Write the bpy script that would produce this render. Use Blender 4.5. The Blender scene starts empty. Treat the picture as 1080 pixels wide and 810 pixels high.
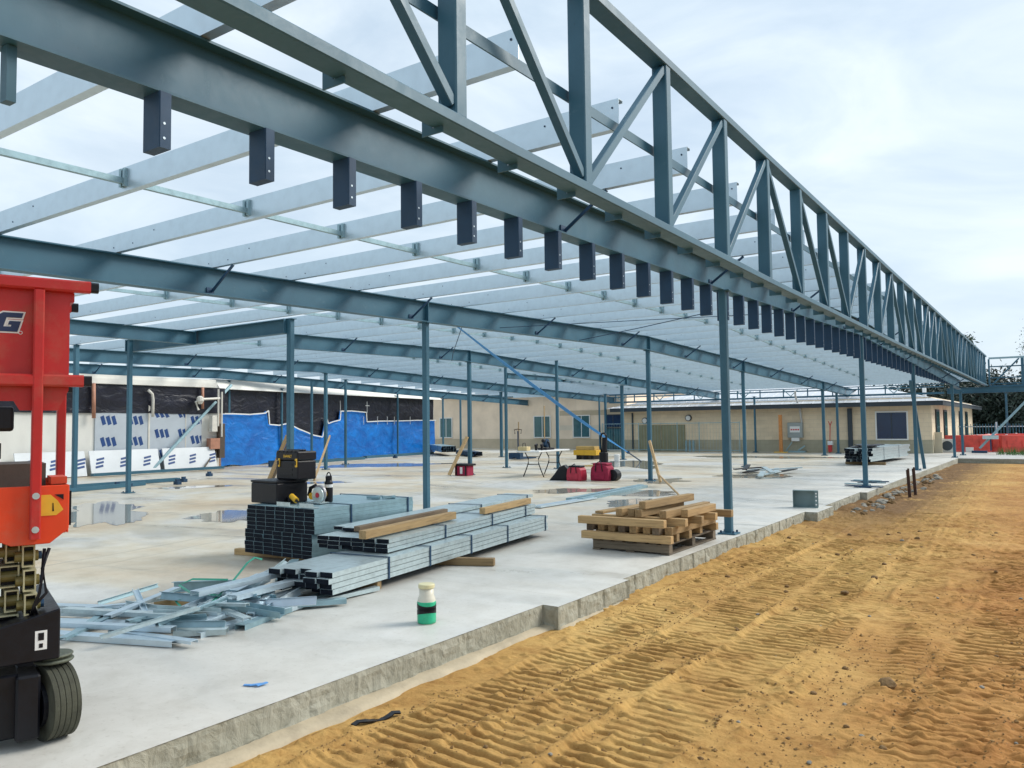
import bpy, bmesh, math, random
import numpy as np
from mathutils import Vector, Matrix
random.seed(7)
rng = np.random.default_rng(11)
R = math.radians
scn = bpy.context.scene
col = scn.collection

# ------------------------------------------------------------------ materials
def new_mat(name):
    m = bpy.data.materials.new(name); m.use_nodes = True
    nt = m.node_tree; b = nt.nodes['Principled BSDF']
    return m, nt, b
def N(nt, t, **kw):
    n = nt.nodes.new(t)
    for k, v in kw.items():
        if k in n.inputs: n.inputs[k].default_value = v
        else: setattr(n, k, v)
    return n
def ramp(nt, fac, stops):
    r = nt.nodes.new('ShaderNodeValToRGB')
    els = r.color_ramp.elements
    while len(els) > 1: els.remove(els[-1])
    els[0].position = stops[0][0]; els[0].color = (*stops[0][1], 1)
    for p, c in stops[1:]:
        e = els.new(p); e.color = (*c, 1)
    nt.links.new(fac, r.inputs[0]); return r
def noise(nt, scale, detail=5, rough=.6, vec=None, dist=0):
    n = nt.nodes.new('ShaderNodeTexNoise'); n.inputs['Scale'].default_value = scale
    n.inputs['Detail'].default_value = detail; n.inputs['Roughness'].default_value = rough
    n.inputs['Distortion'].default_value = dist
    if vec is not None: nt.links.new(vec, n.inputs['Vector'])
    return n
def geo_vec(nt, scale=(1,1,1)):
    g = nt.nodes.new('ShaderNodeNewGeometry'); mp = nt.nodes.new('ShaderNodeMapping')
    mp.inputs['Scale'].default_value = scale
    nt.links.new(g.outputs['Position'], mp.inputs['Vector']); return mp.outputs[0]
def obj_vec(nt, scale=(1,1,1)):
    g = nt.nodes.new('ShaderNodeTexCoord'); mp = nt.nodes.new('ShaderNodeMapping')
    mp.inputs['Scale'].default_value = scale
    nt.links.new(g.outputs['Object'], mp.inputs['Vector']); return mp.outputs[0]
def mix(nt, fac, a, b, blend='MIX'):
    m = nt.nodes.new('ShaderNodeMix'); m.data_type = 'RGBA'; m.blend_type = blend
    for s, v in ((0, fac), (6, a), (7, b)):
        if isinstance(v, (int, float)): m.inputs[s].default_value = v
        elif isinstance(v, tuple): m.inputs[s].default_value = (*v, 1)
        else: nt.links.new(v, m.inputs[s])
    return m.outputs[2]
def bump(nt, b, h, strength=.3, dist=.01):
    bp = nt.nodes.new('ShaderNodeBump'); bp.inputs['Strength'].default_value = strength
    bp.inputs['Distance'].default_value = dist
    nt.links.new(h, bp.inputs['Height']); nt.links.new(bp.outputs[0], b.inputs['Normal']); return bp
def mat(name, c, rough=.5, metal=0., var=.25, scale=6., bmp=0., bscale=60., stretch=(1,1,1), c2=None, coat=0):
    m, nt, b = new_mat(name)
    v = geo_vec(nt, stretch)
    n = noise(nt, scale, 6, .65, v)
    d = c2 if c2 else tuple(x*(1-var) for x in c)
    lo = tuple(min(1, x*(1+var*.6)) for x in c)
    r = ramp(nt, n.outputs['Fac'], [(.3, d), (.52, c), (.75, lo)])
    nt.links.new(r.outputs[0], b.inputs['Base Color'])
    n2 = noise(nt, scale*4, 4, .6, v)
    rr = nt.nodes.new('ShaderNodeMapRange'); rr.inputs[3].default_value = max(.02, rough-.12); rr.inputs[4].default_value = min(1, rough+.12)
    nt.links.new(n2.outputs['Fac'], rr.inputs[0]); nt.links.new(rr.outputs[0], b.inputs['Roughness'])
    b.inputs['Metallic'].default_value = metal
    if coat: b.inputs['Coat Weight'].default_value = coat
    if bmp:
        n3 = noise(nt, bscale, 5, .6, v); bump(nt, b, n3.outputs['Fac'], bmp, .01)
    return m
def steel_mat():
    m, nt, b = new_mat('grey_blue_primer_steel')
    v = geo_vec(nt); n1 = noise(nt, 1.3, 6, .6, v); n2 = noise(nt, 7, 9, .72, v, .8); n3 = noise(nt, 26, 6, .7, v)
    r = ramp(nt, n1.outputs['Fac'], [(.3, (.024,.096,.150)), (.52, (.030,.115,.175)), (.75, (.040,.134,.196))])
    sc = ramp(nt, n2.outputs['Fac'], [(.60, (0,0,0)), (.70, (.30,.30,.30)), (.80, (.55,.55,.55))])
    o = mix(nt, sc.outputs[0], r.outputs[0], (.13,.22,.27))
    st = ramp(nt, n3.outputs['Fac'], [(.24, (.55,.5,.45)), (.36, (1,1,1))])
    o = mix(nt, .6, o, st.outputs[0], 'MULTIPLY')
    nt.links.new(o, b.inputs['Base Color'])
    rr = ramp(nt, n2.outputs['Fac'], [(.3, (.42,.42,.42)), (.7, (.6,.6,.6))]); nt.links.new(rr.outputs[0], b.inputs['Roughness'])
    bump(nt, b, n3.outputs['Fac'], .06, .004); return m
STEEL = steel_mat()
STEELD = mat('grey_blue_primer_dark_fitting', (.011,.050,.110), .55, .15, .2, 5)
GALV = mat('galvanised_zinc', (.57,.68,.745), .38, .75, .08, 9, .03, 40, (1,1,1))
GALVB = mat('galvanised_stud', (.50,.60,.62), .34, .45, .20, 14)
GALVG = mat('galvanised_greenish', (.27,.41,.46), .40, .4, .2, 9)
BLACK = mat('black_plastic', (.006,.007,.011), .40, 0, .3, 8, .1, 40)
RUBBER = mat('olive_dusty_rubber', (.055,.058,.040), .85, 0, .5, 9, .3, 60)
def worn_paint(name, c, c2, rough):
    m, nt, b = new_mat(name); v = geo_vec(nt); n1 = noise(nt, 2.2, 6, .65, v); n2 = noise(nt, 22, 9, .75, geo_vec(nt, (1,1,.35)), 1.); n3 = noise(nt, 5, 8, .7, v)
    r = ramp(nt, n1.outputs['Fac'], [(.3, tuple(x*.8 for x in c)), (.6, c), (.8, c2)])
    sc = ramp(nt, n2.outputs['Fac'], [(.66, (0,0,0)), (.72, (.6,.6,.6))])
    du = ramp(nt, n3.outputs['Fac'], [(.50, (0,0,0)), (.75, (.35,.35,.35))])
    o = mix(nt, du.outputs[0], mix(nt, sc.outputs[0], r.outputs[0], tuple(min(1,x*.5+.12) for x in c)), (.30,.20,.13))
    nt.links.new(o, b.inputs['Base Color']); rr = ramp(nt, n3.outputs['Fac'], [(.35, (rough,)*3), (.7, (rough+.25,)*3)]); nt.links.new(rr.outputs[0], b.inputs['Roughness'])
    bump(nt, b, n2.outputs['Fac'], .05, .003); return m
RED = worn_paint('red_lift_paint', (.52,.016,.014), (.56,.04,.03), .34)
ORANGE = worn_paint('orange_lift_paint', (.74,.055,.008), (.78,.09,.02), .36)
OLIVE = mat('olive_scissor_paint', (.17,.145,.045), .5, .1, .3, 7)
OLIVEL = mat('pale_olive_edge', (.45,.43,.27), .55, .1, .2, 9)
YEL = mat('yellow_plastic', (.72,.42,.03), .45, 0, .15, 8)
WHITE = mat('white_paint', (.75,.76,.75), .5, 0, .06, 3)
NAVY = mat('navy_ink', (.012,.03,.10), .5, 0, .1, 6)
BLUE = mat('blue_ink', (.010,.055,.20), .5, 0, .2, 6)
SIGNRED = mat('red_sign', (.55,.03,.03), .5, 0, .1, 6)
PINK = mat('crimson_fabric', (.30,.012,.05), .8, 0, .3, 15, .2, 80)
REDPL = mat('red_box_plastic', (.45,.02,.05), .45, 0, .2, 9)
STRAPG = mat('green_band', (.03,.30,.20), .4, 0, .2, 9)
STRAPB = mat('blue_webbing', (.03,.25,.62), .6, 0, .15, 20)
CREAMW = mat('white_cladding', (.70,.70,.66), .55, 0, .10, 1.5, 0, 10, (1,1,.3))
SILVERB = mat('foil_board', (.50,.56,.62), .35, .25, .10, 1.5)
LBOARD = mat('pale_board', (.66,.70,.73), .45, 0, .08, 1.5)
DIRTYSTEEL = mat('rusty_stake', (.06,.03,.02), .8, .2, .4, 12)
GLASSD = mat('dark_window_glass', (.014,.035,.085), .12, 0, .2, 1)
GLASST = mat('teal_window_glass', (.05,.13,.14), .15, 0, .3, 2)
REDBAR = mat('red_orange_barrier_plastic', (.74,.085,.06), .5, 0, .35, 3)
ORMESH = mat('orange_mesh', (.75,.13,.03), .6, 0, .3, 9)
GRASSM = mat('grass', (.06,.15,.03), .9, 0, .5, 6)
RUBBLE = mat('grey_rubble', (.24,.225,.19), .9, 0, .4, 20, .4, 60)
CLOD = mat('clod_soil', (.17,.098,.035), .95, 0, .45, 25, .6, 70)
PVC = mat('white_pvc', (.68,.66,.60), .4, 0, .1, 6)
BROWNPIPE = mat('terracotta_pipe', (.42,.20,.13), .6, 0, .2, 6)
LEATHER = mat('brown_cardboard', (.085,.065,.05), .7, 0, .2, 10, .1, 60)
ORWOOD = mat('orange_post', (.58,.24,.07), .6, 0, .25, 9)
ROOFW = mat('pale_metal_roof', (.66,.68,.71), .35, .2, .06, .8)
FASCIA = mat('dark_fascia', (.03,.045,.06), .5, 0, .2, 2)
CAVITY_SHADE = mat('painted_cavity_shade', (.010,.014,.022), .8, 0, .3, 20)  # near-black colour painting the shade inside hollow stud ends
CAVITY_SHADE.node_tree.nodes['Principled BSDF'].inputs['Specular IOR Level'].default_value = .12
BLACK.node_tree.nodes['Principled BSDF'].inputs['Specular IOR Level'].default_value = .3
def wood(name, c, dark, axis):
    m, nt, b = new_mat(name)
    st = [18, 18, 18]; st[axis] = 1.2
    v = obj_vec(nt, tuple(st))
    n = noise(nt, 2.2, 7, .68, v, .8)
    oi = nt.nodes.new('ShaderNodeObjectInfo')
    r = ramp(nt, n.outputs['Fac'], [(.28, dark), (.5, c), (.75, tuple(min(1, x*1.25) for x in c))])
    hv = nt.nodes.new('ShaderNodeHueSaturation')
    mr = nt.nodes.new('ShaderNodeMapRange'); mr.inputs[3].default_value = .55; mr.inputs[4].default_value = 1.15
    nt.links.new(oi.outputs['Random'], mr.inputs[0]); nt.links.new(mr.outputs[0], hv.inputs['Value'])
    nt.links.new(r.outputs[0], hv.inputs['Color']); nt.links.new(hv.outputs[0], b.inputs['Base Color'])
    b.inputs['Roughness'].default_value = .75
    bump(nt, b, n.outputs['Fac'], .25, .004)
    return m
WOODX = wood('sawn_timber_x', (.40,.265,.12), (.22,.13,.055), 0)
WOODY = wood('sawn_timber_y', (.42,.28,.13), (.21,.13,.06), 1)
WOODZ = wood('sawn_timber_z', (.47,.32,.16), (.27,.17,.08), 2)
WOODD = wood('old_grey_timber', (.16,.125,.085), (.06,.045,.03), 0)

def tarp_mat(name, c, c2):
    m, nt, b = new_mat(name)
    v = geo_vec(nt, (1,1,1.6))
    n = noise(nt, 1.6, 7, .6, v, .6)
    r = ramp(nt, n.outputs['Fac'], [(.3, c2), (.55, c), (.8, tuple(min(1, x*1.5) for x in c))])
    nt.links.new(r.outputs[0], b.inputs['Base Color'])
    b.inputs['Roughness'].default_value = .38
    n2 = noise(nt, 1.5, 4, .5, v, 1.6); bump(nt, b, n2.outputs['Fac'], .45, .10)
    return m
TARPB = tarp_mat('blue_tarp', (.004,.165,.56), (.004,.10,.40))
TARPK = tarp_mat('black_tarp', (.006,.008,.020), (.003,.004,.010))

def brick_mat(name, c, mort, bw=.40, bh=.2):
    m, nt, b = new_mat(name)
    tc = nt.nodes.new('ShaderNodeNewGeometry')
    sep = nt.nodes.new('ShaderNodeSeparateXYZ'); nt.links.new(tc.outputs['Position'], sep.inputs[0])
    ad = nt.nodes.new('ShaderNodeMath'); ad.operation = 'ADD'
    nt.links.new(sep.outputs[0], ad.inputs[0]); nt.links.new(sep.outputs[1], ad.inputs[1])
    cb = nt.nodes.new('ShaderNodeCombineXYZ'); nt.links.new(ad.outputs[0], cb.inputs[0]); nt.links.new(sep.outputs[2], cb.inputs[1])
    br = nt.nodes.new('ShaderNodeTexBrick'); br.inputs['Scale'].default_value = 1
    br.inputs['Brick Width'].default_value = bw; br.inputs['Row Height'].default_value = bh
    br.inputs['Mortar Size'].default_value = .008
    br.inputs['Color1'].default_value = (*c, 1); br.inputs['Color2'].default_value = (*[x*.92 for x in c], 1); br.inputs['Mortar'].default_value = (*mort, 1)
    nt.links.new(cb.outputs[0], br.inputs['Vector'])
    n = noise(nt, .9, 5, .6, tc.outputs['Position'])
    r = ramp(nt, n.outputs['Fac'], [(.3, (.85,.85,.85)), (.7, (1.08,1.08,1.08))])
    o = mix(nt, 1., br.outputs['Color'], r.outputs[0], 'MULTIPLY')
    nt.links.new(o, b.inputs['Base Color']); b.inputs['Roughness'].default_value = .8
    return m
BRICKC = brick_mat('cream_blockwork', (.80,.66,.47), (.66,.55,.40))
BRICKO = brick_mat('olive_blockwork', (.42,.385,.28), (.35,.32,.23))
TANC = brick_mat('tan_render', (.80,.66,.51), (.76,.63,.48), 2.4, 1.2)
TANL = brick_mat('pale_stripe_render', (.70,.62,.50), (.66,.58,.47), 2.4, 1.2)
TANO = brick_mat('khaki_render', (.50,.42,.30), (.46,.38,.27), 2.4, 1.2)

def concrete_mat():
    m, nt, b = new_mat('wet_stained_concrete')
    v = geo_vec(nt)
    n1 = noise(nt, .33, 8, .62, v, .4); n2 = noise(nt, 2.6, 8, .7, v, .3); n3 = noise(nt, 30, 4, .6, v)
    vs = geo_vec(nt, (.35, 1.1, 1)); n4 = noise(nt, .8, 7, .6, vs, .8)
    base = ramp(nt, n2.outputs['Fac'], [(.25, (.44,.435,.40)), (.5, (.55,.55,.52)), (.75, (.62,.625,.60))])
    mud = ramp(nt, n1.outputs['Fac'], [(.38, (1,1,1)), (.50, (.96,.87,.71)), (.64, (.84,.65,.43))])
    sep = nt.nodes.new('ShaderNodeSeparateXYZ'); nt.links.new(v, sep.inputs[0])
    mr = nt.nodes.new('ShaderNodeMapRange'); mr.inputs[1].default_value = -8; mr.inputs[2].default_value = -5
    mr.inputs[3].default_value = .85; mr.inputs[4].default_value = .15
    nt.links.new(sep.outputs[0], mr.inputs[0])
    o = mix(nt, mr.outputs[0], base.outputs[0], mix(nt, 1., base.outputs[0], mud.outputs[0], 'MULTIPLY'))
    damp = ramp(nt, n4.outputs['Fac'], [(.52, (1,1,1)), (.60, (.80,.79,.76)), (.72, (.62,.60,.56))])
    # less staining close to the slab's front edge
    o = mix(nt, mr.outputs[0], o, mix(nt, 1., o, damp.outputs[0], 'MULTIPLY'))
    sp = ramp(nt, n3.outputs['Fac'], [(.30, (.75,.73,.7)), (.42, (1,1,1))])
    o = mix(nt, .6, o, sp.outputs[0], 'MULTIPLY')
    def mul(a_, b_):
        q = nt.nodes.new('ShaderNodeMath'); q.operation = 'MULTIPLY'; nt.links.new(a_, q.inputs[0])
        if isinstance(b_, float): q.inputs[1].default_value = b_
        else: nt.links.new(b_, q.inputs[1])
        return q.outputs[0]
    # tyre streaks left by the lift, and cut joints
    wob = noise(nt, .35, 3, .5, v)
    for a_, b_, c_, wd_, k_ in ((.967,.254,-7.35,.035,.5),(.967,.254,-6.85,.03,.4),(0.,1.,12.0,.006,.5),(0.,1.,18.0,.006,.5),(0.,1.,6.0,.005,.45),(1.,0.,-9.6,.006,.45),(1.,0.,-15.6,.008,.45)):
        d = nt.nodes.new('ShaderNodeVectorMath'); d.operation = 'DOT_PRODUCT'; nt.links.new(v, d.inputs[0]); d.inputs[1].default_value = (a_, b_, 0)
        sb = nt.nodes.new('ShaderNodeMath'); sb.operation = 'SUBTRACT'; nt.links.new(d.outputs['Value'], sb.inputs[0]); sb.inputs[1].default_value = c_
        if wd_ > .01:
            w2 = nt.nodes.new('ShaderNodeMath'); w2.operation = 'MULTIPLY_ADD'; nt.links.new(wob.outputs['Fac'], w2.inputs[0]); w2.inputs[1].default_value = .9; nt.links.new(sb.outputs[0], w2.inputs[2]); src = w2
        else: src = sb
        ab = nt.nodes.new('ShaderNodeMath'); ab.operation = 'ABSOLUTE'; nt.links.new(src.outputs[0], ab.inputs[0])
        rm = nt.nodes.new('ShaderNodeMapRange'); rm.inputs[1].default_value = wd_; rm.inputs[2].default_value = wd_*.5; rm.inputs[3].default_value = 0; rm.inputs[4].default_value = k_; nt.links.new(ab.outputs[0], rm.inputs[0])
        br = ramp(nt, n2.outputs['Fac'], [(.35, (.3,.3,.3)), (.6, (1,1,1))])
        o = mix(nt, mul(rm.outputs[0], br.outputs[0]), o, (.27,.25,.21))
    nt.links.new(o, b.inputs['Base Color'])
    rr = ramp(nt, n4.outputs['Fac'], [(.45, (.62,.62,.62)), (.58, (.36,.36,.36)), (.72, (.16,.16,.16))])
    nt.links.new(rr.outputs[0], b.inputs['Roughness'])
    bump(nt, b, n2.outputs['Fac'], .12, .01)
    return m
CONC = concrete_mat()
def edge_mat():
    m, nt, b = new_mat('trowelled_slab_edge')
    v = geo_vec(nt, (4.5, 4.5, 3.)); v2 = geo_vec(nt)
    n = noise(nt, 2.4, 8, .72, v, 1.6); n2 = noise(nt, 1.1, 6, .6, v2)
    r = ramp(nt, n.outputs['Fac'], [(.25, (.20,.20,.165)), (.5, (.34,.335,.28)), (.78, (.43,.42,.36))])
    r2 = ramp(nt, n2.outputs['Fac'], [(.35, (.8,.8,.76)), (.65, (1.05,1.05,1.03))])
    nt.links.new(mix(nt, 1., r.outputs[0], r2.outputs[0], 'MULTIPLY'), b.inputs['Base Color'])
    b.inputs['Roughness'].default_value = .85; bump(nt, b, n.outputs['Fac'], .7, .02)
    return m
EDGE = edge_mat()
FOOT = mat('mortar_spill', (.40,.34,.24), .9, 0, .25, 5, .4, 30)
def dirt_mat():
    m, nt, b = new_mat('yellow_sandy_clay')
    v = geo_vec(nt)
    n1 = noise(nt, .55, 7, .65, v, .5); n2 = noise(nt, 4.5, 8, .72, v, .3); n3 = noise(nt, 40, 6, .7, v); n5 = noise(nt, 17, 8, .75, v, .6)
    base = ramp(nt, n1.outputs['Fac'], [(.28, (.29,.155,.046)), (.45, (.41,.245,.080)), (.60, (.48,.306,.106)), (.78, (.51,.355,.142))])
    d2 = ramp(nt, n2.outputs['Fac'], [(.28, (.45,.37,.29)), (.40, (.80,.74,.68)), (.52, (1,1,1)), (.8, (1.16,1.14,1.08))])
    o = mix(nt, .9, base.outputs[0], d2.outputs[0], 'MULTIPLY')
    # redder, browner soil to the right and far
    sep = nt.nodes.new('ShaderNodeSeparateXYZ'); nt.links.new(v, sep.inputs[0])
    nx = noise(nt, .8, 5, .6, v)
    ad = nt.nodes.new('ShaderNodeMath'); ad.operation = 'MULTIPLY_ADD'; ad.inputs[1].default_value = 2.2
    nt.links.new(nx.outputs['Fac'], ad.inputs[0]); nt.links.new(sep.outputs[0], ad.inputs[2])
    mr = nt.nodes.new('ShaderNodeMapRange'); mr.inputs[1].default_value = -.6; mr.inputs[2].default_value = 1.0
    nt.links.new(ad.outputs[0], mr.inputs[0])
    red = mix(nt, 1., o, (.84,.66,.60), 'MULTIPLY')
    o = mix(nt, mr.outputs[0], o, red)
    # dark moist spoil beside the far slab edge
    sy = nt.nodes.new('ShaderNodeMapRange'); sy.inputs[1].default_value = 11; sy.inputs[2].default_value = 16
    nt.links.new(sep.outputs[1], sy.inputs[0])
    sx = nt.nodes.new('ShaderNodeMapRange'); sx.inputs[1].default_value = -1.3; sx.inputs[2].default_value = -2.4; nt.links.new(sep.outputs[0], sx.inputs[0])
    nb = noise(nt, 1.7, 7, .7, v, .4); nr = ramp(nt, nb.outputs['Fac'], [(.30,(0,0,0)),(.46,(1,1,1))])
    mu = nt.nodes.new('ShaderNodeMath'); mu.operation = 'MULTIPLY'; nt.links.new(sy.outputs[0], mu.inputs[0]); nt.links.new(sx.outputs[0], mu.inputs[1])
    mu2 = nt.nodes.new('ShaderNodeMath'); mu2.operation = 'MULTIPLY'; nt.links.new(mu.outputs[0], mu2.inputs[0]); nt.links.new(nr.outputs[0], mu2.inputs[1])
    o = mix(nt, mu2.outputs[0], o, (.15,.085,.035))
    g = ramp(nt, n3.outputs['Fac'], [(.3, (.7,.66,.6)), (.5, (1,1,1)), (.75, (1.1,1.1,1.1))])
    o = mix(nt, .55, o, g.outputs[0], 'MULTIPLY')
    nt.links.new(o, b.inputs['Base Color']); b.inputs['Roughness'].default_value = .92
    b.inputs['Specular IOR Level'].default_value = .2
    hb = mix(nt, .5, n3.outputs['Fac'], n5.outputs['Fac'])
    bump(nt, b, hb, .55, .03)
    return m
DIRT = dirt_mat()
def water_mat():
    m, nt, b = new_mat('shallow_water')
    b.inputs['Base Color'].default_value = (.33,.32,.28,1); b.inputs['Roughness'].default_value = .05
    b.inputs['Specular IOR Level'].default_value = .5
    n = noise(nt, 3, 3, .5, geo_vec(nt)); bump(nt, b, n.outputs['Fac'], .02, .01)
    return m
WATER = water_mat()
def leaf_mat(name, c):
    m, nt, b = new_mat(name)
    n = noise(nt, 1.5, 3, .6, geo_vec(nt))
    r = ramp(nt, n.outputs['Fac'], [(.3, tuple(x*.5 for x in c)), (.7, tuple(x*1.5 for x in c))])
    nt.links.new(r.outputs[0], b.inputs['Base Color']); b.inputs['Roughness'].default_value = .6
    return m
LEAFD = leaf_mat('dark_foliage', (.020,.038,.028)); LEAFG = leaf_mat('gum_foliage', (.075,.12,.075))
BARK = mat('bark', (.16,.13,.10), .9, 0, .4, 9, .4, 30)

# ------------------------------------------------------------------ mesh builder
ROOTM = {}
class MB:
    def __init__(s): s.v = []; s.f = []; s.mi = []; s.k = 0
    def add(s, vs, fs):
        b = len(s.v); s.v += [tuple(x) for x in vs]
        for f in fs: s.f.append([b+i for i in f]); s.mi.append(s.k)
        return s
    def box(s, lo, hi):
        x0,y0,z0 = lo; x1,y1,z1 = hi
        return s.add([(x0,y0,z0),(x1,y0,z0),(x1,y1,z0),(x0,y1,z0),(x0,y0,z1),(x1,y0,z1),(x1,y1,z1),(x0,y1,z1)],
              [(0,3,2,1),(4,5,6,7),(0,1,5,4),(1,2,6,5),(2,3,7,6),(3,0,4,7)])
    def obox(s, c, size, M):
        sx,sy,sz = [q/2 for q in size]; c = Vector(c)
        pts = [c + M @ Vector((a*sx,b*sy,d*sz)) for d in (-1,1) for a,b in ((-1,-1),(1,-1),(1,1),(-1,1))]
        return s.add(pts, [(0,3,2,1),(4,5,6,7),(0,1,5,4),(1,2,6,5),(2,3,7,6),(3,0,4,7)])
    def loft(s, sec, path, up=(0,0,1), cap=True):
        # sec: (across, up) pairs; path: points; frame follows the path direction, sheared at bends
        P = [Vector(p) for p in path]; up = Vector(up); rings = []
        for i, p in enumerate(P):
            d = (P[min(i+1,len(P)-1)] - P[max(i-1,0)]).normalized()
            a = d.cross(up).normalized(); u = a.cross(d).normalized()
            rings.append([p + a*x + u*y for x, y in sec])
        n = len(sec); vs = [q for r in rings for q in r]; fs = []
        for i in range(len(P)-1):
            for j in range(n):
                k = (j+1) % n
                fs.append((i*n+j, i*n+k, (i+1)*n+k, (i+1)*n+j))
        if cap: fs.append(tuple(range(n-1,-1,-1))); fs.append(tuple((len(P)-1)*n+j for j in range(n)))
        return s.add(vs, fs)
    def bar(s, p0, p1, w, h, up=(0,0,1)):
        return s.loft([(-w/2,-h/2),(w/2,-h/2),(w/2,h/2),(-w/2,h/2)], [p0,p1], up)
    def rbar(s, p0, p1, w, h, up=(0,0,1), r=.1):
        a, b = w/2, h/2; c = r*min(w,h)
        return s.loft([(-a+c,-b),(a-c,-b),(a,-b+c),(a,b-c),(a-c,b),(-a+c,b),(-a,b-c),(-a,-b+c)], [p0,p1], up)
    def cyl(s, p0, p1, r, n=12, r2=None, cap=True):
        p0 = Vector(p0); p1 = Vector(p1); d = (p1-p0).normalized()
        up = Vector((0,0,1)) if abs(d.z) < .95 else Vector((1,0,0))
        a = d.cross(up).normalized(); u = a.cross(d); r2 = r if r2 is None else r2
        vs = []
        for p, q in ((p0,r),(p1,r2)):
            for i in range(n):
                t = 2*math.pi*i/n; vs.append(p + a*math.cos(t)*q + u*math.sin(t)*q)
        fs = [(i,(i+1)%n,n+(i+1)%n,n+i) for i in range(n)]
        if cap: fs += [tuple(range(n-1,-1,-1)), tuple(range(n,2*n))]
        return s.add(vs, fs)
    def tube(s, pts, r, n=8):
        sec = [(r*math.cos(2*math.pi*i/n), r*math.sin(2*math.pi*i/n)) for i in range(n)]
        return s.loft(sec, pts, (.01,.02,1))
    def prism(s, poly, o, ux, uy, dv):
        o = Vector(o); ux = Vector(ux); uy = Vector(uy); dv = Vector(dv); n = len(poly)
        a = [o+ux*x+uy*y for x,y in poly]; b = [p+dv for p in a]
        fs = [tuple(range(n-1,-1,-1)), tuple(range(n,2*n))] + [(i,(i+1)%n,n+(i+1)%n,n+i) for i in range(n)]
        return s.add(a+b, fs)
    def lathe(s, prof, c, n=20):
        c = Vector(c); vs = []; m = len(prof)
        for r, z in prof:
            for i in range(n):
                t = 2*math.pi*i/n; vs.append(c+Vector((r*math.cos(t), r*math.sin(t), z)))
        fs = [(j*n+i, j*n+(i+1)%n, (j+1)*n+(i+1)%n, (j+1)*n+i) for j in range(m-1) for i in range(n)]
        fs += [tuple(range(n-1,-1,-1)), tuple((m-1)*n+i for i in range(n))]
        return s.add(vs, fs)
    def build(s, name, mats, parent=None, bevel=0., smooth=False, seg=1):
        me = bpy.data.meshes.new(name)
        if not isinstance(mats, (list,tuple)): mats = [mats]
        for m in mats: me.materials.append(m)
        root = parent
        while root is not None and root.parent is not None: root = root.parent
        vs = s.v
        o = bpy.data.objects.new(name, me)
        if root is not None and root.name in ROOTM:
            M = ROOTM[root.name]; vs = [M @ Vector(v) for v in vs]
        elif root is None:
            xs = [v[0] for v in vs]; ys = [v[1] for v in vs]; zs = [v[2] for v in vs]
            c = ((min(xs)+max(xs))/2, (min(ys)+max(ys))/2, min(zs))
            vs = [(v[0]-c[0], v[1]-c[1], v[2]-c[2]) for v in vs]; o.location = c
            ROOTM[o.name] = Matrix.Translation(c).inverted()
        me.from_pydata([tuple(v) for v in vs], [], s.f)
        me.polygons.foreach_set('material_index', s.mi)
        if smooth: me.polygons.foreach_set('use_smooth', [True]*len(me.polygons))
        me.update()
        bm = bmesh.new(); bm.from_mesh(me); bmesh.ops.recalc_face_normals(bm, faces=bm.faces); bm.to_mesh(me); bm.free()
        col.objects.link(o)
        if root is None: ROOTM[o.name] = Matrix.Translation(o.location).inverted()
        if parent is not None: o.parent = parent
        if bevel:
            bv = o.modifiers.new('bevel', 'BEVEL'); bv.width = bevel; bv.segments = seg; bv.limit_method = 'ANGLE'; bv.angle_limit = R(40)
        return o
def tag(o, label=None, cat=None, group=None, kind=None):
    if label: o['label'] = label
    if cat: o['category'] = cat
    if group: o['group'] = group
    if kind: o['kind'] = kind
    return o
def thing(name, label, cat, loc=(0,0,0), rotz=0, group=None, local=False):
    o = bpy.data.objects.new(name, None); col.objects.link(o)
    o.location = loc; o.rotation_euler = (0,0,rotz); o.empty_display_size = .1
    M = Matrix.Translation(loc) @ Matrix.Rotation(rotz, 4, 'Z')
    ROOTM[o.name] = Matrix.Identity(4) if local else M.inverted()
    return tag(o, label, cat, group)
def dup(root, loc, rotz=0, label=None):
    r = root.copy(); col.objects.link(r); r.location = loc; r.rotation_euler = (0,0,rotz)
    if label: r['label'] = label
    for ch in list(root.children):
        c = ch.copy(); col.objects.link(c); c.parent = r
        for g in ch.children:
            d = g.copy(); col.objects.link(d); d.parent = c
    return r
ORD = ['first','second','third','fourth','fifth','sixth','seventh','eighth','ninth','tenth','eleventh','twelfth','thirteenth','fourteenth','fifteenth','sixteenth','seventeenth','eighteenth','nineteenth','twentieth','twenty-first','twenty-second','twenty-third','twenty-fourth','twenty-fifth','twenty-sixth','twenty-seventh','twenty-eighth','twenty-ninth','thirtieth','thirty-first','thirty-second','thirty-third']

# ------------------------------------------------------------------ camera, world, light
cam = bpy.data.cameras.new('camera'); co = bpy.data.objects.new('camera', cam); col.objects.link(co)
yaw, pit, roll = R(34.4), R(3.0), R(-0.7)
F = Vector((-math.sin(yaw)*math.cos(pit), math.cos(yaw)*math.cos(pit), math.sin(pit)))
Rt = Vector((math.cos(yaw), math.sin(yaw), 0)); Up = Rt.cross(F)
R2 = Rt*math.cos(roll)+Up*math.sin(roll); U2 = -Rt*math.sin(roll)+Up*math.cos(roll)
co.matrix_world = Matrix(((R2.x,U2.x,-F.x,0),(R2.y,U2.y,-F.y,0),(R2.z,U2.z,-F.z,1.5),(0,0,0,1)))
cam.sensor_width = 36; cam.lens = 36*830/1080; cam.clip_end = 2000; cam.clip_start = .05
scn.camera = co
w = bpy.data.worlds.new('World'); scn.world = w; w.use_nodes = True
nt = w.node_tree; bg = nt.nodes['Background']; bg.inputs['Strength'].default_value = .1
sky = nt.nodes.new('ShaderNodeTexSky'); sky.sky_type = 'NISHITA'; sky.sun_disc = False
SUN_EL, SUN_AZ = R(40), R(40)      # azimuth measured from +Y towards +X
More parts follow.
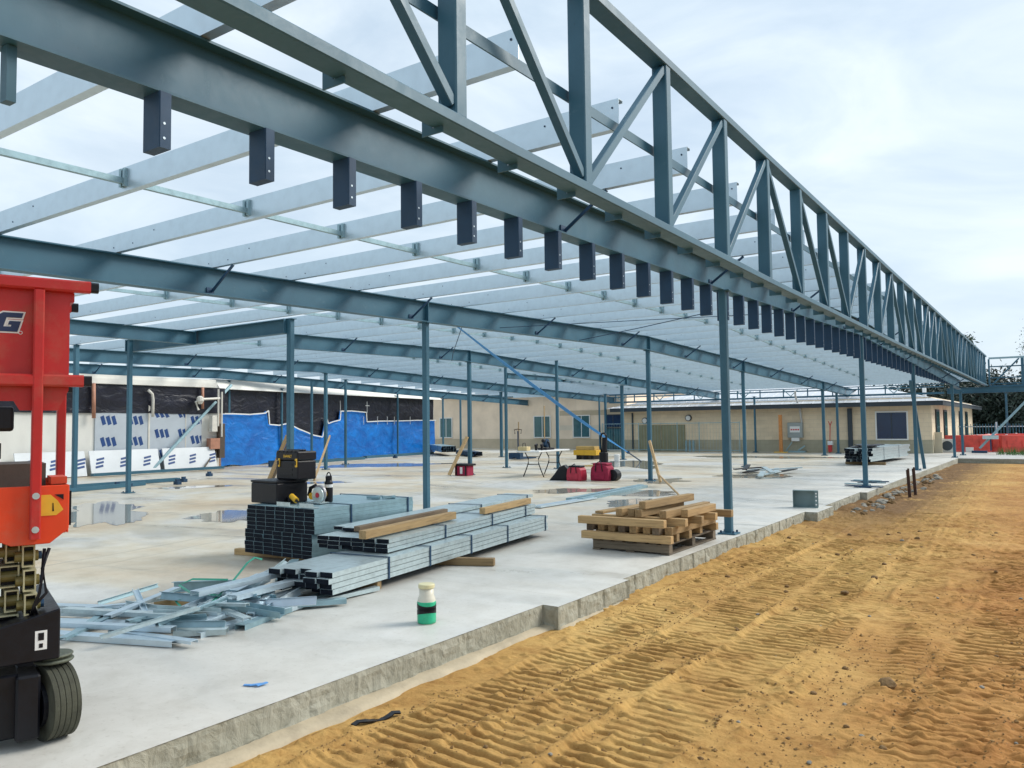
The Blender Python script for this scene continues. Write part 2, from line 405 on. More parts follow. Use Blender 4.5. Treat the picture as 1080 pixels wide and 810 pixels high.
sky.sun_elevation = SUN_EL; sky.sun_rotation = SUN_AZ; sky.dust_density = 2.; sky.air_density = 1.
tc = nt.nodes.new('ShaderNodeTexCoord'); mp = nt.nodes.new('ShaderNodeMapping'); mp.inputs['Scale'].default_value = (1.,1.,2.6)
nt.links.new(tc.outputs['Generated'], mp.inputs['Vector'])
cn = noise(nt, 2.1, 8, .58, mp.outputs[0], .5); cn2 = noise(nt, 3.4, 8, .56, mp.outputs[0], .6)
cl = ramp(nt, cn2.outputs['Fac'], [(.32, (4.0,4.95,5.9)), (.5, (4.9,5.75,6.5)), (.70, (6.0,6.7,7.2))])
cf = ramp(nt, cn.outputs['Fac'], [(.30, (.75,.75,.75)), (.55, (.93,.93,.93)), (.7, (1,1,1))])
nt.links.new(mix(nt, cf.outputs[0], sky.outputs[0], cl.outputs[0]), bg.inputs['Color'])
sl = bpy.data.lights.new('sun', 'SUN'); so = bpy.data.objects.new('sun', sl); col.objects.link(so)
sl.energy = 2.4; sl.angle = R(27); sl.color = (1,.95,.87)
sd = Vector((math.sin(SUN_AZ)*math.cos(SUN_EL), math.cos(SUN_AZ)*math.cos(SUN_EL), math.sin(SUN_EL)))
so.rotation_euler = sd.to_track_quat('Z','Y').to_euler(); so.location = (0,0,30)
scn.view_settings.view_transform = 'Standard'; scn.view_settings.look = 'None'; scn.view_settings.exposure = 0.68; scn.view_settings.gamma = 1

# ------------------------------------------------------------------ numpy noise
def vnoise(x, y, seed=0):
    xi = np.floor(x).astype(np.int64); yi = np.floor(y).astype(np.int64); xf = x-xi; yf = y-yi
    def h(a, b):
        n = (a*374761393 + b*668265263 + seed*974634777) & 0xffffffff
        n = ((n ^ (n >> 13))*1274126177) & 0xffffffff
        return ((n ^ (n >> 16)) & 0xffff)/65535.
    u = xf*xf*(3-2*xf); v = yf*yf*(3-2*yf)
    return (h(xi,yi)*(1-u)+h(xi+1,yi)*u)*(1-v)+(h(xi,yi+1)*(1-u)+h(xi+1,yi+1)*u)*v
def fbm(x, y, oct=4, seed=0):
    t = 0; a = .5
    for i in range(oct): t = t + a*vnoise(x*2**i, y*2**i, seed+i*17); a *= .5
    return t/(1-.5**oct)
def sstep(a, b, x):
    t = np.clip((x-a)/(b-a), 0, 1); return t*t*(3-2*t)

# ------------------------------------------------------------------ ground
GZ = -.18
def grid_lines(segs):
    out = []
    for a, b, st in segs: out += list(np.arange(a, b, st))
    out.append(segs[-1][1]); return np.array(out)
xs = grid_lines([(-300,-60,40),(-60,-8,8),(-8,-3.75,.6),(-3.75,.3,.024),(.3,3,.1),(3,12,1),(12,60,8),(60,300,40)])
ys = grid_lines([(-60,-4,8),(-4,1.4,.3),(1.4,7.2,.0068),(7.2,12,.012),(12,16,.03),(16,36,.09),(36,60,2),(60,400,40)])
X, Y = np.meshgrid(xs, ys)
def soil_height(X, Y):
    h = (fbm(X*.9, Y*.9, 4, 3)-.5)*.05 + (fbm(X*5, Y*5, 4, 5)-.5)*.014 + (fbm(X*19, Y*19, 3, 15)-.5)*.012 + .016*np.clip(fbm(X*11, Y*11, 4, 25)*2.4-1.35, 0, 1)*2.2
    lanes = [(-2.98,0.0,.50,.086,.020,0.,.10,1.2,22),(-2.44,0.006,.54,.088,.023,.3,.06,1.2,30),(-1.86,-.012,.56,.086,.022,.6,.02,1.2,26),
             (-1.42,-.02,.30,.086,.016,.2,.0,6.5,22),(-.98,-.03,.42,.090,.014,.1,-.16,6.0,30),(-.52,.03,.52,.10,.022,.5,-.10,1.2,22),(-.0,.03,.48,.10,.020,.2,-.06,1.2,18)]
    for cx, k, wd, pitch, amp, ph, skew, y0, y1 in lanes:
        t = X-(cx+k*(Y-5)+.05*np.sin(Y*.8+cx*9)); s = Y + t*skew + .03*(fbm(X*1.2, Y*.8, 2, 41)-.5) + .010*(vnoise(X*6,Y*6,9)-.5)
        m = sstep(wd/2, wd/2-.07, np.abs(t))*sstep(y0-.6,y0,Y)*sstep(y1+2,y1-2,Y)
        m = m*(.45+.65*sstep(.25,.5, fbm(X*1.1+cx*3, Y*.8, 3, int(abs(cx)*100))))
        saw = (s/pitch+ph) % 1.0
        cut = (.55+.75*vnoise(X*4+cx*7, np.floor(s/pitch+ph)*3.1, 33))*sstep(.22,.42, fbm(X*5+cx, Y*4, 3, 61))
        dgr = (saw-.5)*pitch
        h = h - m*cut*(amp*.95*np.exp(-(dgr/.0115)**2) - amp*.30*np.exp(-((dgr-.024)/.012)**2))
        e = np.abs(np.abs(t)-wd/2)
        h = h + .018*np.exp(-(e/.022)**2)*sstep(.4,.7, fbm(X*6,Y*3,3,77))*sstep(y0-.6,y0,Y)*sstep(y1+2,y1-2,Y)
    # smooth wheel strip
    cx = -1.22 + .06*np.sin(Y*1.3)
    h = h*(1-.6*sstep(.20,.10,np.abs(X-cx))*sstep(8,7,Y)) - .012*sstep(.2,.1,np.abs(X-cx))*sstep(8,7,Y)
    # churned clods
    def blob(cx, cy, rx, ry, a, sd):
        d = ((X-cx)/rx)**2+((Y-cy)/ry)**2
        return a*np.exp(-d)*np.clip(fbm(X*20, Y*20, 4, sd)*2.4-.95, 0, None)*.5
    for b in [(-1.42,5.0,.12,.9,.06,1),(-.72,5.0,.3,.9,.06,2),(-.45,5.9,.4,.5,.05,3),(-.35,4.7,.3,.5,.055,4),(-.9,5.45,.10,.10,.10,5),(-2.9,9.5,.5,1.5,.04,6),
              (-2.95,16.5,.4,3.0,.07,7),(-2.9,21,.45,4,.08,8),(-2.7,28,.45,5,.06,9),(-.8,8.2,.4,1.0,.045,10),(-.3,10,.6,2,.05,11),(-1.3,14,.8,3,.06,12),(-1.9,20,.8,4,.07,13)]:
        h = h + blob(*b)
    # bank against slab edge
    h = h + .05*sstep(.5,.05,X+3.45)*sstep(6.5,9,Y)*fbm(X*3,Y*3,3,21)
    return h
dense = (X > -3.9) & (X < 3) & (Y > -4) & (Y < 37)
Z = GZ + np.where(dense, soil_height(X, Y), 0)
edgefade = sstep(3,1.5,X)*sstep(-4,-1,Y)*sstep(35.2,33.5,Y)
Z = np.where(dense, GZ+(Z-GZ)*edgefade, GZ)
Z = np.where((X < -3.40) & (Y > 1.5) & (Y < 6.4), np.minimum(Z, GZ-.012), Z)
Z = np.where(X < -3.62, GZ-.02, Z)
ny, nx = X.shape
vs = np.stack([X.ravel(), Y.ravel(), Z.ravel()], 1)
i = np.arange(ny-1)[:,None]*nx + np.arange(nx-1)[None,:]
fc = np.stack([i, i+1, i+nx+1, i+nx], -1).reshape(-1,4)
me = bpy.data.meshes.new('ground'); me.vertices.add(len(vs)); me.vertices.foreach_set('co', vs.ravel())
me.loops.add(fc.size); me.loops.foreach_set('vertex_index', fc.ravel()); me.polygons.add(len(fc))
me.polygons.foreach_set('loop_start', np.arange(0, fc.size, 4)); me.polygons.foreach_set('use_smooth', [True]*len(fc))
me.update(); me.validate(); me.materials.append(DIRT)
g = bpy.data.objects.new('ground', me); col.objects.link(g); g['kind'] = 'structure'

# concrete slab: top sheet and a roughly trowelled edge strip
outline = [(-3.57,-8),(-3.57,5.63),(-3.42,5.63),(-3.42,6.95),(-3.49,6.95),(-3.46,13.65),(-3.26,13.65),(-3.25,14.75),(-3.40,14.75),(-3.40,17.9),(-3.26,17.9),(-3.25,22.0),(-3.08,35.2),(20,35.2)]
mb = MB()
back = [(20,70),(-70,70),(-70,-8)]
top = [(x,y,0) for x,y in outline+back]
mb.add(top, [tuple(range(len(top)))])
mb.k = 1
for (x0,y0),(x1,y1) in zip(outline[:-1], outline[1:]):
    L = math.hypot(x1-x0,y1-y0); far = min(y0,y1) > 16
    n = max(2, int(L/(.5 if far or x1 > 2 else .025))); nz = 8
    nxn, nyn = (y1-y0)/L, -(x1-x0)/L
    rows = []
    for a in range(n+1):
        t = a/n; px, py = x0+(x1-x0)*t, y0+(y1-y0)*t; s = t*L
        cell = .42+.04*math.sin(y0*7)
        pan = (s+.13) % cell; gr = -.022*math.exp(-((pan-.03)/.014)**2) if y0 > 5.6 else (-.01*math.exp(-((((s+3.1) % 1.12))/.02)**2))
        r = []
        for b in range(nz+1):
            z = -b/nz*.24
            q = 0.
            if 0 < a < n:
                q = (float(fbm(np.array(s*9.+y0*5), np.array(z*14.+3), 4, 91))-.5)*.030 + gr
                q += .008*(float(vnoise(np.array(s*38.), np.array(z*5.), 12))-.5)
                if b == 0: q = min(0, q*.8) - .004*random.random()
            zz = z - (.006*float(vnoise(np.array(s*16.),np.array(1.5),5)) if b == 1 else 0)
            r.append((px+nxn*q, py+nyn*q, zz if b else -.001-.004*random.random()*(0<a<n)))
        rows.append(r)
    base = [p for r in rows for p in r]; m = nz+1
    mb.add(base, [(a*m+b,(a+1)*m+b,(a+1)*m+b+1,a*m+b+1) for a in range(n) for b in range(nz)])
slab = mb.build('concrete_slab', [CONC, EDGE]); tag(slab, kind='structure')
del slab['kind']; slab['kind'] = 'structure'
# mortar spill strip at the foot
mb = MB(); n = 120; vs = []
for a in range(n+1):
    y = 1.0+a*(6.9-1.0)/n; x0 = -3.60
    wv = .07+.14*float(fbm(np.array(y*2.3),np.array(0.5),4,6)) + (.10 if y > 5.63 else 0)
    for b in range(7):
        t = b/6; vs.append((x0+wv*t, y, GZ+.022*(1-t**2)+.006*(random.random()-.5) - (.03 if b == 6 else 0)))
mb.add(vs, [(a*7+b,a*7+b+1,(a+1)*7+b+1,(a+1)*7+b) for a in range(n) for b in range(6)])
tag(mb.build('footing_strip', FOOT, smooth=True), kind='structure')

# puddles: thin sheets of rain water on the slab
def puddle(cx, cy, rx, ry, rot=0, sd=0):
    mb = MB(); n = 140; c, s = math.cos(rot), math.sin(rot); pts = []
    for a in range(n):
        t = 2*math.pi*a/n; q = .30+1.35*float(fbm(np.array(math.cos(t)*2.2+9),np.array(math.sin(t)*2.2+sd*3.),5,sd))
        x, y = rx*q*math.cos(t), ry*q*math.sin(t); pts.append((cx+c*x-s*y, cy+s*x+c*y, .004))
    mb.add(pts, [tuple(range(n))]); o = mb.build('puddle_water', WATER); o['kind'] = 'structure'
for p in [(-14.3,7.7,2.2,.8,-.5,1),(-11.7,8.5,.9,.75,-.5,2),(-21.6,22.6,2.6,1.5,.9,3),(-9.0,15.6,1.1,.55,.85,4),(-13.0,26.6,1.4,2.4,.4,5),(-7.5,15.6,.9,.7,.5,6),
          (-6.6,13.6,.5,.9,.2,7),(-16.8,14.5,1.2,.5,.9,8),(-10.5,34.0,3.2,1.0,.1,9),(-6.9,22.0,1.0,1.1,.3,10),(-8.6,19.3,.6,.9,.2,11),(-18.4,12.2,.9,.4,.9,12)]:
    puddle(*p)

# ------------------------------------------------------------------ steel frame
def zt(y): return 3.53+.0145*y if y < 19 else 3.8055-.0315*(y-19)       # top of the rafters
def isec(h, b, tf=.014, tw=.012):
    return [(-b/2,-h),(b/2,-h),(b/2,-h+tf),(tw/2,-h+tf),(tw/2,-tf),(b/2,-tf),(b/2,0),(-b/2,0),(-b/2,-tf),(-tw/2,-tf),(-tw/2,-h+tf),(-b/2,-h+tf)]
PURL = [3.70+1.28*k for k in range(-2, 29)]
def rafter(label, X0, kx, ya, yb, h=.36, b=.16, hang=None, fly=True, group='roof rafters', drop=0, stiff=(), bend=False):
    fx = (lambda y: X0+kx*max(0,y-10.5)) if bend else (lambda y: X0+kx*(y-10.5))
    t = thing('roof_rafter', label, 'rafter', (fx(ya), ya, 0), 0, group)
    path = [(fx(y), y, zt(y)-drop) for y in ([ya]+([10.5] if bend else [])+([19] if ya < 19 < yb else [])+[yb])]
    MB().loft(isec(h, b), path).build('beam', STEEL, t)
    for y in stiff:
        MB().box((fx(y)-b/2+.006, y-.006, zt(y)-drop-h+.016), (fx(y)+b/2-.006, y+.006, zt(y)-drop-.016)).build('stiffener', STEEL, t)
    if fly:
        for k, y in enumerate(PURL):
            if k % 3 == 1 and max(ya,4) < y < yb:
                m = MB(); x = fx(y); z0 = zt(y)-drop-h+.05
                m.bar((x+.012, y+.02, z0), (x+.46, y+.02, zt(y)-.01), .032, .006, (0,1,.01)); m.bar((x+.012,y+.036,z0),(x+.46,y+.036,zt(y)-.01), .005, .032, (0,1,.01))
                m.box((x+.007,y-.05,z0-.04),(x+.02,y+.06,z0+.05))
                m.build('fly_brace', STEELD, t)
    return t, fx
RF, fxF = rafter('long steel edge beam with hanging plates beside the parapet truss, nearest the soil', -3.70, .0157, -1.6, 38.9, .37, .17, bend=True)
nst = 0
for k in range(0, 58):
    y = 2.22+.64*k
    if y > 38.6: break
    x = fxF(y)+.02; zb = zt(y)-.37
    m = MB(); sec = [(-.075,-.027),(-.071,-.031),(.071,-.031),(.075,-.027),(.075,.031),(-.075,.031)]
    m.prism(sec, (x, y, 2.905), (1,0,0), (0,1,0), (0,0,zb-2.905-.001))
    o = m.build('hanger', STEELD, RF)
    if k < 26:
        m = MB()
        for zz in (.05,.125): m.cyl((x+.0745,y-.006,2.905+zz),(x+.0765,y-.006,2.905+zz), .007, 8)
        m.build('bolt', GALV, o)  # bright discs added in place of sky showing through hanger holes
x = fxF(1.55); MB().box((x-.03,1.52,2.93),(x+.03,1.56,zt(1.5)-.372)).build('hanger', STEEL, RF)
RM, fxM = rafter('long kinked rafter over the column with the blue strap, second line from the soil', -9.0, .027, 2.2, 43, .36, .16, stiff=(10.48,19.2,26.35,36.4))
R3, fx3 = rafter('rafter in the third line from the soil, over the red tool box column', -14.7, 0., 12.25, 41.2, .34, .16, stiff=(19.15,29.9))
R4, fx4 = rafter('rafter in the fourth line from the soil, over the slab middle', -21.4, .0, 9.5, 42.5, .34, .16)
R5, fx5 = rafter('rafter nearest the blue tarpaulin wall, farthest line from the soil', -26.6, -.03, 11.5, 44, .34, .16)
def ibeam(label, p0, p1, h=.34, b=.16, name='steel_beam', group=None):
    t = thing(name, label, 'beam', p0, 0, group)
    MB().loft(isec(h, b), [p0, p1]).build('beam', STEEL, t)
    p0 = Vector(p0); p1 = Vector(p1); d = (p1-p0).normalized(); up = Vector((0,0,1)); a = d.cross(up).normalized()
    for q, s in ((p0,-1),(p1,1)):
        c = q + d*s*.008 - up*h/2
        MB().obox(c, (.016, b*1.05, h*1.02), Matrix((d, a, up)).transposed()).build('end_plate', STEEL, t)
    return t
ibeam('short high roof beam left of the lone column behind the red lift', (-15.8,3.2,3.68), (-15.8,10.46,3.68), .29)
ibeam('high cross beam ending on the column behind the black tool cases', (-18.6,10.55,3.69), (-12.76,10.55,3.71), .29)
ibeam('oblique dark beam far back above the sawhorse table', (-16.0,23.0,3.37), (-20.6,39.4,3.9), .2, .14)
ibeam('cross beam spanning right from the edge beam to the covered way', (-3.9,41.0,2.95), (6,41.0,2.95), .26, .16)
ibeam('cross beam of the covered way beyond the parapet truss end', (-2.0,44.5,3.1), (6,44.5,3.1), .22, .14)
ibeam('low cross beam at the far back in front of the tan building', (-34,41.4,3.55), (-16.2,41.4,3.35), .22, .14)

COLS = [ # x, y, top, label, size
 (-3.66,10.49,zt(10.49)-.37,'column at the slab edge right behind the timber pallet',.10),
 (-3.52,19.2,zt(19.2)-.37,'edge column with rubble at its foot beside the brown stakes',.10),
 (-3.41,26.46,zt(26.46)-.37,'edge column just left of the leaning brace',.10),
 (-3.26,35.97,zt(35.97)-.37,'edge column at the far corner of the slab',.10),
 (-3.17,38.4,2.7,'last column behind the far slab corner, by the red barriers',.10),
 (-9.0,10.48,zt(10.48)-.36,'tall column behind the stud bundles with the blue strap above it',.10),
 (-8.77,19.2,zt(19.2)-.36,'column with leaning timber props at its foot behind the pallet',.10),
 (-8.57,26.35,zt(26.35)-.36,'column right of the scrap-steel heap seen left of the near edge column',.10),
 (-8.31,36.4,zt(36.4)-.36,'far column right of the wall switchboard',.12),
 (-8.24,38.8,zt(38.8)-.36,'farthest column under the end of the kinked rafter',.10),
 (-18.2,10.36,3.66,'lone column on the left with steel lengths behind its foot',.10),
 (-12.7,10.6,3.72,'column behind the black tool cases and leaning prop',.12),
 (-14.7,19.15,zt(19.15)-.34,'column with the red tool box at its foot',.11),
 (-14.88,29.9,zt(29.9)-.34,'column right of the black bag tower and folding table',.12),
 (-14.8,41.0,zt(41)-.34,'far column in front of the olive doors',.10),
 (-12.3,39.5,2.8,'far column left of the orange post',.09),
 (-13.95,23.09,3.72,'column standing behind the right end of the folding table',.09),
 (-16.0,22.97,3.75,'thin column behind the left end of the folding table',.09),
 (-21.4,19.45,zt(19.45)-.34,'column behind the right-hand leaning prop near the blue tarpaulin',.11),
 (-21.63,30.64,zt(30.64)-.34,'column beside the low dark bundle in front of the tan wall',.12),
 (-20.7,39.5,3.2,'column before the dark window at the tan building corner',.12),
 (-20.5,38.4,3.0,'thin column just right of the tan building corner window',.08),
 (-23.7,22.6,3.45,'thin column in front of the blue tarpaulin, right of the tool cases',.09),
 (-27.05,19.5,zt(19.5)-.35,'column at the left edge of the blue tarpaulin with a long brace',.10),
 (-27.15,22.2,3.2,'dark column against the blue tarpaulin behind the tool cases',.08),
 (-23.9,21.0,3.4,'thin dark column midway along the blue tarpaulin',.08),
 (-27.95,30.3,3.2,'dark thin column near the right end of the blue tarpaulin',.08),
 (-29.2,35.5,3.1,'thin column before the left window of the tan wall',.09),
 (-29.4,37.4,3.2,'column between the tan wall window and the red tool box column',.10),
 (-20.2,10.1,3.66,'column half hidden behind the red scissor lift',.11),
]
def column(x, y, top, label, s):
    t = thing('steel_column', label, 'column', (x,y,0), 0, 'steel columns')
    m = MB(); m.rbar((x,y,.02),(x,y,top-.014), s, s, (0,1,0), .12); m.build('shaft', STEEL, t)
    m = MB(); m.box((x-.12,y-.11,.002),(x+.12,y+.11,.02)); pl = m.build('base_plate', STEEL, t)
    m = MB()
    for a in (-1,1):
        for b in (-1,1): m.cyl((x+a*.085,y+b*.075,.02),(x+a*.085,y+b*.075,.05), .014, 6)
    m.build('bolts', STEELD, pl)
    m = MB(); m.box((x-.11,y-.07,top-.014),(x+.11,y+.07,top-.001)); m.build('cap_plate', STEEL, t)
    return t
for c in COLS: column(*c)

# purlins: galvanised C sections across the rafters
def purlin_mesh(x0, x1):
    d, f, l, t = .215, .065, .018, .004     # web on the near side, flanges pointing away
    sec = [(0,0),(f,0),(f,l),(f-t,l),(f-t,t),(t,t),(t,d-t),(f-t,d-t),(f-t,d-l),(f,d-l),(f,d),(0,d)]
    m = MB(); m.prism(sec, (x0,0,0), (0,1,0), (0,0,1), (x1-x0,0,0))
    m.k = 1
    for xx in [x1-.05, x1-.62, fxM(9)-.09, fxM(9)+.32, fxM(9)+.75, -14.6, -20.]:
        for zz in ((.055,.155) if xx > -2.6 else (.15,) if xx > -8.5 else (.06,)): m.cyl((xx,-.004,zz),(xx,.001,zz), .008, 6)
    return m
PX1, PX0 = -2.46, -27.0
pp = None
for k, y in enumerate(PURL):
    lab = 'long pale galvanised roof purlin, %s from the near end of the roof' % ORD[k]
    if pp is None:
        pp = purlin_mesh(PX0, PX1).build('roof_purlin', [GALV, STEELD]); o = pp
        dz = pp.location.z
    else:
        o = pp.copy(); col.objects.link(o)
    o.location = (pp.location.x, y+.03, zt(y)+.004)
    tag(o, lab, 'purlin', 'roof purlins')
# bridging rods with clips
for x, wh, full in [(-6.62,'between the edge beam and the kinked rafter',1),(-12.15,'right of the third rafter from the soil',1),(-18.0,'over the middle of the slab',0),(-24.1,'closest to the blue tarpaulin wall',0)]:
    y0, y1 = (2.0, 38) if x > -16 else (12.6, 38)
    t = thing('bridging_rod', 'thin greenish bridging rod line through the purlins '+wh, 'bridging', (x,y0,zt(y0)), 0, 'purlin bridging lines')
    m = MB(); m.loft([(-.022,-.026),(.022,-.026),(.022,.026),(-.022,.026)], [(x,y0,zt(y0)+.09),(x,19,zt(19)+.09),(x,y1,zt(y1)+.09)]); m.build('rod', GALVG, t)
    for y in PURL:
        if y0 < y < y1:
            m = MB(); z = zt(y)+.05
            m.box((x-.045,y-.030,z-.01),(x-.012,y+.024,z+.15)); m.box((x+.016,y-.030,z-.01),(x+.045,y+.024,z+.15)); m.box((x-.045,y+.0,z),(x+.045,y+.026,z+.11))
            m.build('clip', GALVG, t)

# parapet truss
TX = -2.367; TZ0, TZ1 = 2.94, 4.30
def td(y): return float(np.interp(y, [-1,1.76,3.4,8,16,40], [.05,.03,0,-.03,-.035,.05]))
t = thing('parapet_truss', 'long tall parapet truss of posts and diagonals running along the slab edge', 'truss', (TX,-1,TZ0))
TY_ = [-1,1.76,3.4,8,16,28,40.9]
def chord(zc, h):
    m = MB(); c_ = .006; a_, b_ = .065, h/2
    m.loft([(-a_+c_,-b_),(a_-c_,-b_),(a_,-b_+c_),(a_,b_-c_),(a_-c_,b_),(-a_+c_,b_),(-a_,b_-c_),(-a_,-b_+c_)], [(TX,y,zc+td(y)) for y in TY_]); return m
chord(TZ0+.03, .06).build('bottom_chord', STEEL, t)
chord(TZ1-.035, .07).build('top_chord', STEEL, t)
for k in range(-3, 30):
    y = 2.97+1.28*k
    if y > 40.9: break
    q = td(y)
    m = MB(); m.rbar((TX,y,TZ0+.061+q),(TX,y,TZ1-.071+q), .118, .088, (0,1,0), .08); m.build('post', STEEL, t)
    y2 = y+1.28
    if y2 < 40.9:
        sgn = ((k-1)//3) % 2 == 0
        a, b = (TZ0+.09, TZ1-.11) if sgn else (TZ1-.11, TZ0+.09)
        m = MB(); m.rbar((TX+.02,y+.044,a+q),(TX+.02,y2-.044,b+q), .055, .055, (1,0,0), .08); m.build('diagonal', STEEL, t)
for k in range(58):
    y = 2.25+.64*k
    if y > 38: break
    m = MB(); z_ = TZ0+td(y); m.box((TX-.13,y,z_-.032),(TX-.0,y+.008,z_-.002)); m.box((TX-.13,y,z_-.002),(TX-.067,y+.008,z_+.055)); m.build('cleat', STEEL, t)
# eaves rail behind the truss, carrying the purlin ends
RY = [-1,19,39]
m = MB(); m.loft([(-.005,-.07),(.005,-.07),(.005,0),(-.005,0)], [(-2.452,y,zt(y)+.018) for y in RY])
tag(m.build('eaves_rail', STEEL), 'thin sloping eaves rail bolted across the purlin ends behind the parapet truss', 'rail')

# cross truss at the far end of the parapet
t = thing('cross_truss', 'short open truss turning right at the far end of the parapet', 'truss', (-2.2,41.2,2.9))
for z, nm in ((4.24,'top_chord'),(3.86,'rail'),(3.36,'rail'),(3.10,'rail'),(2.99,'bottom_chord')):
    MB().bar((-2.25,41.25,z),(5,41.25,z), .08, .08 if nm != 'rail' else .05).build(nm, STEEL if z < 4 else GALVG, t)
for xx in (-2.25,-.98,.3,1.6,2.9,4.2):
    MB().bar((xx,41.25,3.03),(xx,41.25,4.2), .12 if xx == -.98 else .07, .09, (0,1,0)).build('post', STEEL, t)
for xx in (-2.15,-.85,.4,1.7,3.0):
    MB().bar((xx,41.20,3.05),(xx+1.05,41.20,4.18), .06, .06, (0,1,0)).build('diagonal', STEEL, t)
column(-.82,44.5,2.85,'column of the covered way beyond the parapet truss, at the right',.12)
column(-1.9,47.5,2.85,'column of the covered way standing behind the red barriers',.10)
m = MB(); m.rbar((-3.55,24.6,2.75),(-3.30,27.6,.0), .10, .10, (0,1,0), .1)
# lattice girder at the back edge of the roof
t = thing('lattice_girder', 'slim lattice girder along the far roof edge in front of the cream building', 'truss', (-11,40.9,2.7))
for z, h in ((2.73,.09),(3.02,.06),(3.14,.04)):
    MB().bar((-21,40.6,z),(-4,40.6,z), .08, h).build('chord', STEEL, t)
xx = -20.6
k = 0
while xx < -4.6:
    MB().bar((xx,40.6,2.776),(xx,40.6,3.118), .05, .05, (0,1,0)).build('post', STEEL, t)
    if k % 2 == 0:
        MB().bar((xx+.03,40.57,3.10),(xx+.36,40.57,2.79), .04, .04, (0,1,0)).build('diagonal', GALVG, t)
        MB().bar((xx+.70,40.57,3.10),(xx+.38,40.57,2.79), .04, .04, (0,1,0)).build('diagonal', GALVG, t)
    xx += 1.18; k += 1

def brace(label, p0, p1, s=.09, m_=STEEL, name='diagonal_brace'):
    m = MB(); m.rbar(p0, p1, s, s, (0,1,.02), .1)
    return tag(m.build(name, m_), label, 'brace')
brace('steel brace leaning on the edge column beside the dark bundle', (-3.47,26.3,2.7), (-3.32,27.45,.0))
brace('long pale brace falling from the column at the tarpaulin edge', (-26.35,19.1,3.2), (-25.85,15.5,.05), .10, GALVG)
brace('long pale brace sloping down behind the red barriers at the far right', (-.75,41.6,2.5), (-2.75,41.3,.2), .10, GALVG)

# strap, wires
t = thing('tension_strap', 'long bright blue strap stretched from the kinked rafter down to the slab', 'strap', (-13.44,28.57,0))
p0, p1 = Vector((-9.05,11.0,3.52)), Vector((-12.9,26.35,.45)); n = 40; vs = []
d = (p1-p0).normalized(); side = d.cross(Vector((0,0,1))).normalized(); up = side.cross(d)
m = MB()
for a in range(n+1):
    s = a/n; ang = -.3+1.9*s; wv = (.016+.030*math.sin(math.pi*min(1,s*1.1))**.6)
    c = p0.lerp(p1, s) - Vector((0,0,.10*math.sin(math.pi*s))); e = side*math.cos(ang)+up*math.sin(ang); f = -side*math.sin(ang)+up*math.cos(ang)
    vs += [c-e*wv-f*.004, c+e*wv-f*.004, c+e*wv+f*.004, c-e*wv+f*.004]
m.add(vs, [(a*4+b,a*4+(b+1)%4,(a+1)*4+(b+1)%4,(a+1)*4+b) for a in range(n) for b in range(4)]+[(3,2,1,0),(n*4,n*4+1,n*4+2,n*4+3)])
m.build('webbing', STRAPB, t)
MB().tube([p1, (-13.44,28.57,.02)], .025, 6).build('chain', STEELD, t)
MB().obox(p1, (.09,.22,.07), Matrix((side,d,up)).transposed()).build('ratchet', STEELD, t)
def cable(label, pts, r=.009, m_=STEELD):
    m = MB(); m.tube(pts, r, 6); return tag(m.build('hanging_cable', m_), label, 'cable')
cable('thin dark cable running from the kinked rafter up towards the edge beam', [(-8.75,15.5,3.40),(-7.0,15.0,3.5),(-5.3,14.4,3.6)])
cable('thin taut wire crossing level under the roof near the kinked rafter', [(-8.9,12.6,3.42),(-6.5,13.6,3.46),(-4.1,14.5,3.48)], .007)
cable('short dark cord hanging from the kinked rafter beside the blue strap', [(-9.3,11.9,3.4),(-10.4,13.0,3.05),(-10.6,13.2,2.9)], .008)

